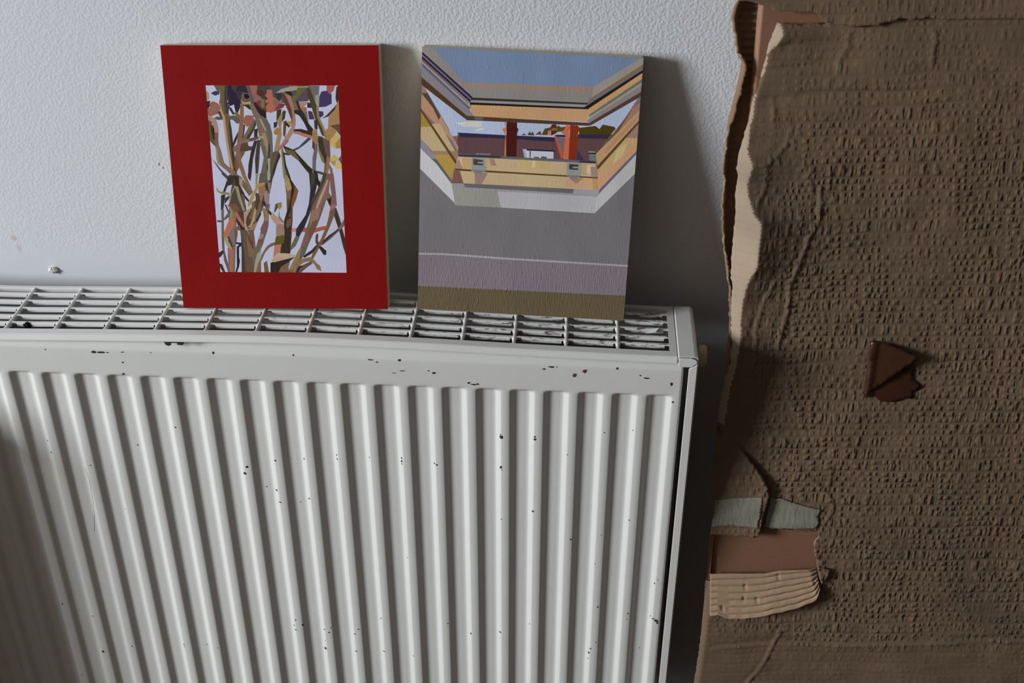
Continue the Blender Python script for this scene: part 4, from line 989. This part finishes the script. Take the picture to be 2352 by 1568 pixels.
def bar_mesh(x, y0=0.0084, y1=0.0864):
    pr = [(-0.0013, -0.0040), (-0.0016, -0.0010), (-0.0010, 0.0001), (0.0, 0.0004), (0.0010, 0.0001), (0.0016, -0.0010), (0.0013, -0.0040)]
    z = bow(x)
    rows = []
    ys = [(y0 - 0.0006, 1.9), (y0 + 0.0004, 1.6), (y0 + 0.0014, 1.0)]
    for yb in SLAT_BACK:
        ys += [(yb - 0.0056, 1.0), (yb - 0.0044, 1.55), (yb - 0.0022, 1.7), (yb - 0.0002, 1.5), (yb + 0.0010, 1.0)]
    ys += [(y1 - 0.0012, 1.0), (y1, 1.6)]
    for y, k in ys:
        rows.append([(x + a * k, y, z + (b if b > -0.002 else b)) for a, b in pr])
    return grid(rows)
for x in bars:
    obj('cross_bar', *bar_mesh(x), M['enamel'], gr, True, SH)

# rusty fixing clip hanging below the front lip, left
cp = [(-0.0098, 0.0006), (-0.0088, -0.0034), (-0.0060, -0.0052), (-0.0032, -0.0040), (-0.0029, -0.0014), (0.0030, -0.0014), (0.0030, -0.0034), (0.0080, -0.0038), (0.0098, -0.0020), (0.0098, 0.0006)]
n = len(cp)
CLX, CLZ = -0.4575, -0.0046
v = [(CLX + a, y, CLZ + c) for y in (-0.0038, -0.0026) for a, c in cp]
f = [tuple(reversed(range(n))), tuple(range(n, 2 * n))] + [(k, (k + 1) % n, n + (k + 1) % n, n + k) for k in range(n)]
obj('grille_clip', v, f, M['chip'], gr, False, SH, label='dark rusty clip under the grille lip')

# body behind the front panel
def convector():
    rows = []
    for z in (-0.036, -0.570):
        row = []
        n = 100
        for k in range(n + 1):
            x = RL + 0.03 + (RR - 0.05 - RL - 0.03) * k / n
            row.append((x, 0.022 if k % 4 in (0, 1) else 0.044, z))
        rows.append(row)
    return grid(rows)
obj('convector', *convector(), M['dark_inside'], rad, False, SH)
obj('rear_panel', *box(RL + 0.014, 0.034, 0.064, 0.076, -0.590, -0.030), M['dark_inside'], rad, False, SH)
bevel(obj('header_tube', *box(RL + 0.016, 0.030, 0.0095, 0.0165, -0.05, -0.034), M['enamel'], rad, False, SH), 0.001)

def side_cover(mirror):
    s = -1 if mirror else 1
    cx = (RL + RR) / 2
    def X(x):
        return cx + s * (x - cx)
    pr = [(0.0287, -0.006), (0.0287, -0.0006), (0.0292, 0), (0.0430, 0), (0.0446, -0.0003), (0.0458, -0.0011), (0.0464, -0.0025), (0.0465, -0.0042), (0.0465, -0.20), (0.0465, -0.592)]
    zz = bow(0.03)
    rows = []
    for y in (-0.0022, 0.0, 0.03, 0.06, 0.0895, 0.0915):
        inset = 0.0012 if y > 0.091 else 0
        rows.append([(X(a), y, b + (zz if b > -0.1 else 0) - inset) for a, b in pr])
    v, f = grid(rows)
    if mirror:
        f = [tuple(reversed(q)) for q in f]
    sc = obj('side_cover', v, f, M['enamel'], rad, False, SH)
    sl = sc.modifiers.new('sheet', 'SOLIDIFY')
    sl.thickness = 0.0010
    sl.offset = 1
    # folded front corner with its diagonal cut
    pc = [(0.0287, 0.0), (0.0405, 0.0), (0.0445, -0.0012), (0.0460, -0.0034), (0.0460, -0.0052), (0.0405, -0.0098), (0.0300, -0.0098), (0.0287, -0.0085)]
    v = [(X(a), y, b + zz) for y in (-0.0044, -0.0028) for a, b in pc]
    n = len(pc)
    f = [tuple(range(n)), tuple(reversed(range(n, 2 * n)))] + [((k + 1) % n, k, n + k, n + (k + 1) % n) for k in range(n)]
    bevel(obj('corner_fold', v, f, M['enamel'], sc, False, SH), 0.0005)
    pf = [(0.0465, -0.0063), (0.0465, -0.590), (0.0388, -0.590), (0.0388, -0.0124)]
    v = [(X(a), y, b + zz) for y in (-0.0040, -0.0022) for a, b in pf]
    n = 4
    f = [tuple(range(n)), tuple(reversed(range(n, 2 * n)))] + [((k + 1) % n, k, n + k, n + (k + 1) % n) for k in range(n)]
    bevel(obj('front_flange', v, f, M['enamel'], sc, False, SH), 0.0004)
    return sc
side_cover(False)
side_cover(True)

def lathe_x(prof, cy, cz, n=24):
    rows = [[(x, cy + r * math.cos(2 * math.pi * k / n), cz + r * math.sin(2 * math.pi * k / n)) for k in range(n)] for x, r in prof]
    v, f = grid(rows, True)
    f.append(tuple(range(n)))
    f.append(tuple(reversed(range((len(rows) - 1) * n, len(rows) * n))))
    return v, f
obj('bleed_plug', *lathe_x([(0.0440, 0.0070), (0.0520, 0.0070), (0.0522, 0.0105), (0.0530, 0.0112), (0.0592, 0.0112), (0.0602, 0.0102)], 0.049, -0.034), M['brass'], rad, False, SH, label='yellowed plastic bleed plug on the right end')
obj('lockshield_valve', *lathe_x([(0.0440, 0.010), (0.0540, 0.010), (0.0545, 0.014), (0.0660, 0.014), (0.0665, 0.009), (0.0720, 0.009)], 0.050, -0.545), M['enamel'], rad, False, SH)
# pipe tail down to the floor
rows = [[(0.0605 + 0.0075 * math.cos(a), 0.050 + 0.0075 * math.sin(a), z) for a in [2 * math.pi * k / 16 for k in range(16)]] for z in (-0.545, -ZR)]
obj('pipe', *grid(rows, True), M['enamel'], rad, True, SH)
for xx in (-0.66, -0.08):
    obj('wall_bracket', *box(xx - 0.015, xx + 0.015, 0.0755, WALL_Y, -0.52, -0.08), M['dark_inside'], rad, False, SH)

# ------------------------------------------------------------------ the two paintings
def ccw(P):
    a = sum(p[0] * q[1] - q[0] * p[1] for p, q in zip(P, P[1:] + P[:1]))
    return P if a > 0 else P[::-1]

PW, PH, PT = 0.2037, 0.2542, 0.018
def painting(name, base, ph, th, ro, layers, faces_txt, matname, k, ridge, label):
    ax = Vector((math.cos(ph), math.sin(ph), 0))
    bk = Vector((-math.sin(ph), math.cos(ph), 0))
    up = bk * math.sin(th) + Vector((0, 0, 1)) * math.cos(th)
    a2 = ax * math.cos(ro) + up * math.sin(ro)
    u3 = -ax * math.sin(ro) + up * math.cos(ro)
    nn = a2.cross(u3)                        # towards the viewer
    root = empty(name)
    root.matrix_world = Matrix(((a2.x, u3.x, nn.x, base[0]), (a2.y, u3.y, nn.y, base[1]), (a2.z, u3.z, nn.z, base[2] + ZR), (0, 0, 0, 1)))
    thing(root, label, 'painting', 'two small unframed paintings on the radiator')
    w, h = PW / 2, PH
    bevel(obj('support_panel', *box(-w, w, 0, h, -PT, -0.0004), M['oak'], root), 0.0006, 2)
    # painted surface: one planar triangulation in which the last brush shape over a spot gives its colour
    polys = [([(0, 0), (PW, 0), (PW, PH), (0, PH)], layers[0])]
    if len(layers) > 1:
        x0, y0, x1, y1 = [q * 1e-3 for q in INNER]
        polys.append(([(x0, y0), (x1, y0), (x1, y1), (x0, y1)], layers[1]))
    for c, rest in faces_txt:
        polys.append((pts(rest), c))
    vv, ee = [], []
    for P, c in polys:
        n = len(vv)
        ee += [(n + q, n + (q + 1) % len(P)) for q in range(len(P))]
        vv += [Vector(p) for p in P]
    ov, oe, of, _, _, _ = delaunay_2d_cdt(vv, ee, [], 0, 1e-6)
    cx = np.array([sum(ov[i].x for i in f) / len(f) for f in of])
    cy = np.array([sum(ov[i].y for i in f) / len(f) for f in of])
    top = np.zeros(len(of), int)
    for i, (P, c) in enumerate(polys):
        ins = np.zeros(len(of), bool)
        for (ax_, ay_), (bx_, by_) in zip(P, P[1:] + P[:1]):
            if ay_ != by_:
                ins ^= ((ay_ > cy) != (by_ > cy)) & (cx < (bx_ - ax_) * (cy - ay_) / (by_ - ay_) + ax_)
        top[ins] = i
    keep = list(zip(of, top.tolist()))
    m = obj('painted_surface', [(p.x - w, p.y, 0.0) for p in ov], [f for f, _ in keep], painted(matname, k, ridge), root)
    ca = m.data.color_attributes.new('paint', 'FLOAT_COLOR', 'CORNER')
    data = []
    for p, (_, i) in zip(m.data.polygons, keep):
        data += list(rgb(*polys[i][1], k)) * len(p.vertices)
    ca.data.foreach_set('color', data)
    if m.data.polygons[0].normal.z < 0:
        m.data.flip_normals()
    return root
K1, K2 = 0.65, 0.575
painting('painting', (-0.3574, 0.0445, 0.0032 + PT * math.sin(0.2544)), 0.0220, 0.2544, 0.0158, [(116, 7, 9), (184, 186, 207)], P1, 'red_bordered_oil_paint', K1, 0.15,
         'small painting of tangled plant stems on white inside a wide red border')
painting('painting', (-0.1252, 0.0523, 0.0010 + PT * math.sin(0.2207)), -0.0036, 0.2290, -0.0246, [(106, 103, 105)], P2, 'skylight_oil_paint', K2, 1.0,
         'small painting of an open roof window with chimneys outside, above grey wall')

# ------------------------------------------------------------------ hardboard panel and its torn cardboard wrapping
LAM = math.atan(0.15)
BASE = Vector((0.0815, 0.0603, ZR)) - Vector((0, math.sin(LAM), math.cos(LAM))) * BT
BROT = (math.pi / 2 - LAM, 0, 0)
def board_pts(s, top=None):
    """traced outline in metres on the sloping board, t measured from the floor"""
    out = []
    for a, t in pts(s):
        t += BT
        if a > 0.36:
            a = 0.60
        if t < BT - 0.49:
            t = 0.002
        if t > BT + 0.335:
            t = BT + 0.368
        out.append((a, t))
    return out

hb = empty('hardboard_panel', BASE, label='thin red-brown hardboard panel showing through torn cardboard', category='board')
hb.rotation_euler = BROT
cs_ = [(0.0, -0.0052), (0.60, -0.0052), (0.60, 0.0), (0.0040, 0.0), (0.0, -0.0036)]
pv = [(a, t, c) for t in (0.0, BT + 0.365) for a, c in cs_]
pf = [tuple(range(5)), tuple(reversed(range(5, 10)))] + [((k + 1) % 5, k, 5 + k, 5 + (k + 1) % 5) for k in range(5)]
hp = obj('panel', pv, pf, [M['hardboard'], M['hard_edge']], hb)
for p in hp.data.polygons:
    if abs(p.normal.z) < 0.9:
        p.material_index = 1
bevel(hp, 0.0006, 1)

cw = empty('cardboard_wrapping', BASE, label='torn crumpled brown corrugated cardboard wrapped around a panel leaning on the wall', category='cardboard')
cw.rotation_euler = BROT

fold = sorted(((t, s) for s, t in board_pts(FOLD_LINE)))
FT = np.array([t for t, s in fold])
FS = np.array([s for t, s in fold])
left_edge = sorted(((t, s) for s, t in board_pts(LEFT_EDGE)))
LT = np.array([t for t, s in left_edge])
LS = np.array([s for t, s in left_edge])
CR = [(a, w, np.array(board_pts(p))) for a, w, p in CREASES]

def hash_noise(s, t, f, seed):
    """cheap smooth value noise (numpy)"""
    x, y = s * f + seed * 13.1, t * f + seed * 7.7
    xi, yi = np.floor(x), np.floor(y)
    fx, fy = x - xi, y - yi
    fx, fy = fx * fx * (3 - 2 * fx), fy * fy * (3 - 2 * fy)
    def h(a, b):
        q = np.sin(a * 127.1 + b * 311.7 + seed) * 43758.5453
        return q - np.floor(q)
    return (h(xi, yi) * (1 - fx) + h(xi + 1, yi) * fx) * (1 - fy) + (h(xi, yi + 1) * (1 - fx) + h(xi + 1, yi + 1) * fx) * fy

def relief(s, t, n0, creases=True):
    n = np.full(len(s), n0)
    n += (hash_noise(s, t, 16, 1) - 0.5) * 0.0030 + (hash_noise(s, t * 1.4, 45, 2) - 0.5) * 0.0013 + (hash_noise(s * 0.25, t, 110, 3) - 0.5) * 0.0014
    if creases:
        for a, w, P in CR:
            d = np.full(len(s), 1.0)
            side = np.zeros(len(s))
            for (x0, y0), (x1, y1) in zip(P[:-1], P[1:]):
                dx, dy = x1 - x0, y1 - y0
                L = dx * dx + dy * dy + 1e-12
                q = np.clip(((s - x0) * dx + (t - y0) * dy) / L, 0, 1)
                e = np.hypot(s - x0 - q * dx, t - y0 - q * dy)
                sg = np.sign((s - x0) * dy - (t - y0) * dx)
                side = np.where(e < d, sg, side)
                d = np.minimum(d, e)
            n += 1.25 * a * np.exp(-(d / (0.55 * w)) ** 1.3)
            if abs(a) > 0.0015:                  # buckled step next to the sharp creases
                n += -0.4 * abs(a) * np.exp(-(d / (2.6 * w)) ** 2) * (side > 0)
    return n

def sheet(name, edge, n0, mat, thick, step, parent, box_fine=None, foldback=False, creases=True, shape=None, **props):
    P = ccw(edge)
    A = np.array(P)
    x0, y0 = A.min(0)
    x1, y1 = A.max(0)
    if box_fine:
        gx0, gy0, gx1, gy1 = max(x0, box_fine[0]), max(y0, box_fine[1]), min(x1, box_fine[2]), min(y1, box_fine[3])
    else:
        gx0, gy0, gx1, gy1 = x0, y0, x1, y1
    xs = np.arange(gx0 + step * 0.5, gx1, step)
    ys = np.arange(gy0 + step * 0.5, gy1, step)
    X, Y = np.meshgrid(xs, ys)
    X = X + (np.arange(len(ys))[:, None] % 2) * step * 0.5
    X, Y = X.ravel(), Y.ravel()
    # keep grid points well inside the outline
    ins = np.zeros(len(X), bool)
    near = np.full(len(X), 9.0)
    for (ax, ay), (bx, by) in zip(P, P[1:] + P[:1]):
        c = (ay > Y) != (by > Y)
        with np.errstate(divide='ignore', invalid='ignore'):
            ins ^= c & (X < (bx - ax) * (Y - ay) / (by - ay) + ax)
        dx, dy = bx - ax, by - ay
        q = np.clip(((X - ax) * dx + (Y - ay) * dy) / (dx * dx + dy * dy + 1e-12), 0, 1)
        near = np.minimum(near, np.hypot(X - ax - q * dx, Y - ay - q * dy))
    k = ins & (near > step * 0.45)
    X, Y = X[k], Y[k]
    # outline subdivided and frayed
    rnd = random.Random(hash(name) % 1000 if False else len(P) * 7)
    B = []
    for (ax, ay), (bx, by) in zip(P, P[1:] + P[:1]):
        L = math.hypot(bx - ax, by - ay)
        m = max(1, min(400, int(L / (step * 1.2))))
        for i in range(m):
            q = i / m
            j = 0.0 if L > 0.2 else rnd.uniform(-1, 1) * min(0.0005, step * 0.3)
            B.append((ax + (bx - ax) * q + j, ay + (by - ay) * q + j * rnd.uniform(-1, 1)))
    nb = len(B)
    vv = [Vector(p) for p in B] + [Vector((a, b)) for a, b in zip(X.tolist(), Y.tolist())]
    ov, oe, of, _, _, orig = delaunay_2d_cdt(vv, [], [list(range(nb))], 0, 1e-7)
    s = np.array([p.x for p in ov])
    t = np.array([p.y for p in ov])
    n = relief(s, t, n0, creases)
    if foldback:
        # the sheet stands off the panel in a ridge along the fold line and slopes back to its left edge
        fs = np.interp(t, FT, FS)
        es = np.interp(t, LT, LS)
        wd = np.maximum(0.003, fs - es)
        ne = 0.0042
        up = np.minimum(0.95 * wd, 0.021)
        d = s - fs
        left_n = ne + up * np.clip((s - es) / wd, 0, 1)
        right_n = n0 + np.maximum(0.0, ne + up - n0) * np.exp(-np.maximum(d, 0) / 0.040)
        q = np.clip((d + 0.0012) / 0.0024, 0, 1)
        n = left_n * (1 - q) + right_n * q + (n - n0) * np.clip(0.35 + d / 0.02, 0.35, 1)
    if shape is not None:
        n = shape(s, t, n)
    faces = [f for f, o in zip(of, orig) if o]
    o = obj(name, list(zip(s.tolist(), t.tolist(), n.tolist())), faces, mat, parent, True, **props)
    if sum(p.normal.z for p in o.data.polygons) < 0:
        o.data.flip_normals()
    md = o.modifiers.new('thickness', 'SOLIDIFY')
    md.thickness = thick
    md.offset = -1
    if isinstance(mat, (list, tuple)) and len(mat) > 1:
        md.material_offset = 1
        md.material_offset_rim = 1
    return o

VIS = (-0.06, BT - 0.50, 0.37, BT + 0.36)
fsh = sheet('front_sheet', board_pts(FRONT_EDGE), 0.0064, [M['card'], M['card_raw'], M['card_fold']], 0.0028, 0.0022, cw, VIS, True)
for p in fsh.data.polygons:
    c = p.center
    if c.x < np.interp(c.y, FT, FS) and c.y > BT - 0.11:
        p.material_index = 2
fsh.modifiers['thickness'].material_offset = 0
def flap_shape(s, t, n):
    # the upper piece lifts off along its torn lower edge
    return n + 0.0022 * np.exp(-((t - (BT + 0.300)) / 0.02) ** 2) * np.exp(-np.maximum(0, s - 0.10) / 0.08)
sheet('upper_sheet', board_pts(TOP_EDGE), 0.0100, [M['card'], M['card_raw']], 0.0026, 0.0022, cw, VIS, False, True, flap_shape)
def corner_shape(s, t, n):
    e = np.clip((s - 0.005) / 0.045, 0, 1)
    return n + 0.0035 * e ** 2 - 0.003 * np.clip((BT - 0.13 - t) / -0.03, 0, 1)
cn = sheet('torn_corner', board_pts(TORN_CORNER), 0.0098, [M['card'], M['card_raw']], 0.0026, 0.0022, cw, None, False, False, corner_shape)
sheet('masking_tape', board_pts(TAPE_CORNER), 0.0103, M['tape'], 0.0002, 0.0022, cn, None, False, False, lambda s, t, n: corner_shape(s, t, n), label='pale strip of old masking tape')
sheet('masking_tape', board_pts(TAPE_SHEET), 0.0078, M['tape'], 0.0002, 0.0022, cw, None, False, False, None, label='pale strip of old masking tape with a torn end')
sheet('paper_tongue', board_pts(TONGUE), 0.0095, [M['card'], M['card_raw']], 0.0006, 0.0022, cw, None, False, False, lambda s, t, n: n + (s - s.min()) * 0.12)

# strip torn open and folded down, showing the flutes
def strip():
    top = np.array(board_pts(STRIP_TOP))
    bot = np.array(board_pts(STRIP_BOTTOM))
    nu, nv = 90, 66
    rnd = random.Random(3)
    rows = []
    def along(P, q):
        L = np.concatenate([[0], np.cumsum(np.hypot(*np.diff(P, axis=0).T))])
        L /= L[-1]
        return np.interp(q, L, P[:, 0]), np.interp(q, L, P[:, 1])
    dents = [(rnd.uniform(0.1, 0.95), rnd.uniform(0.1, 0.95)) for _ in range(6)]
    for j in range(nv + 1):
        v = j / nv
        row = []
        for i in range(nu + 1):
            u = i / nu
            a, b = along(top, u), along(bot, u)
            e = v + 0.02 * math.sin(u * 7)
            s = a[0] + (b[0] - a[0]) * v
            t = a[1] + (b[1] - a[1]) * v
            ph = (v * 6.4 + 0.35 * u) % 1.0
            ridge = math.sqrt(max(0.0, 1 - (2 * ph - 1) ** 2))
            n = 0.0070 + 0.0070 * v ** 1.3 + 0.0028 * ridge
            if u > 0.93:
                n -= (u - 0.93) * 0.05
            for du, dv in dents:
                n -= 0.0016 * math.exp(-((u - du) / 0.012) ** 2 - ((v - dv) / 0.07) ** 2)
            n += 0.003 * (1 - abs(2 * u - 1)) * v
            row.append((s, t, n))
        rows.append(row)
    v, f = grid(rows)
    return v, [tuple(reversed(q)) for q in f]
sp = obj('torn_strip', *strip(), [M['card_flute'], M['card_raw']], cw, True, label='torn cardboard strip folded down with its ridged core exposed')
md = sp.modifiers.new('thickness', 'SOLIDIFY')
md.thickness = 0.0012
md.offset = -1
md.material_offset_rim = 1

# back sheet: runs behind the panel and turns up along the left, torn off
def back_sheet():
    e = board_pts(BACK_EDGE)
    o = board_pts(BACK_OUTER)
    rnd = random.Random(9)
    jag = 0.0
    T = np.concatenate([np.arange(e[0][1], e[-1][1], -0.0022)])
    et = sorted((t, s) for s, t in e)
    ot = sorted((t, s) for s, t in o)
    rows = []
    for t in T:
        se = float(np.interp(t, [q[0] for q in et], [q[1] for q in et])) + rnd.uniform(-1, 1) * 0.0004
        sb = float(np.interp(t, [q[0] for q in ot], [q[1] for q in ot]))
        ridge = (0.0018 if t > BT + 0.24 else 0.0009) * math.sin(t / 0.0068 * 2 * math.pi)
        jag = 0.8 * jag + rnd.uniform(-1, 1) * 0.0007
        se += jag
        ne = 0.0035 + rnd.uniform(-1, 1) * 0.0009
        if t > BT + 0.265:
            ne = 0.0025
        if t < BT + 0.045:
            ne = max(-0.0045, 0.0035 - (BT + 0.045 - t) * 0.5)
        ins = max(sb + 0.004, -0.004)
        row = [(0.06, t, -0.0078), (0.004, t, -0.0078 + ridge * 0.2), (ins, t, -0.0082 + ridge), (sb + 0.003, t, -0.0078 + ridge), (sb + 0.0008, t, -0.0060 + ridge), (sb, t, -0.0040), (sb * 0.6 + se * 0.4, t, 0.003), (se, t, ne)]
        rows.append(row)
    rows.append([(a, 0.002, c) for a, b, c in rows[-1]])
    return grid(rows)
bs = obj('back_sheet', *back_sheet(), [M['card_back'], M['card_raw']], cw, True)
md = bs.modifiers.new('thickness', 'SOLIDIFY')
md.thickness = 0.0024
md.offset = 0
md.material_offset_rim = 1

# scrap of brown parcel tape stuck on the front
pb = sheet('parcel_tape', board_pts(PARCEL_BASE), 0.0082, M['parcel'], 0.0002, 0.0035, cw, None, False, False, None, label='dark brown scrap of parcel tape with a folded-over corner')
PA = np.array(board_pts(PARCEL_FOLD))
ps0, ps1 = PA[:, 0].min(), PA[:, 0].max()
sheet('folded_corner', board_pts(PARCEL_FOLD), 0.0092, M['parcel'], 0.0002, 0.0035, pb, None, False, False, lambda s, t, n: n + 0.0085 * ((s - ps0) / (ps1 - ps0)) ** 1.2 + 0.003 * np.sin(np.clip((s - ps0) / 0.008, 0, 1) * math.pi))

# ------------------------------------------------------------------ small bits
def crumb(name, loc, size, mat, seed, label, category, flat=(1, 1, 1)):
    rnd = random.Random(seed)
    rows = []
    n, m = 9, 6
    for i in range(m + 1):
        th = math.pi * (0.06 + 0.88 * i / m)
        rows.append([])
        for k in range(n):
            a = 2 * math.pi * k / n
            r = size * rnd.uniform(0.65, 1.25)
            rows[-1].append((r * math.sin(th) * math.cos(a) * flat[0], r * math.sin(th) * math.sin(a) * flat[1], r * math.cos(th) * flat[2]))
    v, f = grid(rows, True)
    f.append(tuple(reversed(range(n))))
    f.append(tuple(range(m * n, (m + 1) * n)))
    o = obj(name, v, f, mat)
    o.location = loc
    return thing(o, label, category)
crumb('plaster_crumb', (-0.6255, WALL_Y - 0.0022, ZR - 0.0055), 0.0036, M['white_bit'], 5, 'small white plaster crumb stuck on the wall above the grille at left', 'crumb', (1.35, 0.8, 1.0))
crumb('dust_clump', (-0.6105, 0.0180, ZR + bow(-0.61) - 0.0022), 0.0030, M['fluff'], 8, 'black clump of fluff caught in the left end of the grille', 'dust', (1.2, 1.0, 1.1))
# torn white paper scrap in the right end of the grille
sv = [(-0.006, -0.002, 0.0), (0.000, -0.0025, 0.0008), (0.004, -0.0015, 0.0015), (0.0075, 0.004, 0.0032), (0.002, 0.0035, 0.0022), (-0.002, 0.0022, 0.0012)]
sc_ = obj('paper_scrap', sv, [(0, 1, 5), (1, 4, 5), (1, 2, 4), (2, 3, 4)], M['white_bit'])
sc_.location = (0.004, 0.0420, ZR + bow(0.005) - 0.0012)
md = sc_.modifiers.new('thickness', 'SOLIDIFY')
md.thickness = 0.0002
thing(sc_, 'tiny torn scrap of white paper lying in the right end of the grille', 'paper')
# white hair stuck on the ribs
hv = []
P0 = [(-0.5780, -0.1700), (-0.5752, -0.1850), (-0.5762, -0.2050), (-0.5795, -0.2300), (-0.5850, -0.2600)]
path = []
for k in range(41):
    q = k / 40 * 4
    i = min(3, int(q))
    w_ = q - i
    x = P0[i][0] * (1 - w_) + P0[i + 1][0] * w_
    z = P0[i][1] * (1 - w_) + P0[i + 1][1] * w_
    path.append((x, panel_y(x, z) - 0.00025, z + ZR))
rows = [[(x + 0.00018 * math.cos(a), y + 0.00018 * math.sin(a), z) for a in (0, 1.57, 3.14, 4.71)] for x, y, z in path]
hr = obj('white_hair', *grid(rows, True), M['white_bit'], None, True)
thing(hr, 'fine white hair clinging to the ribs at the left of the radiator', 'hair')
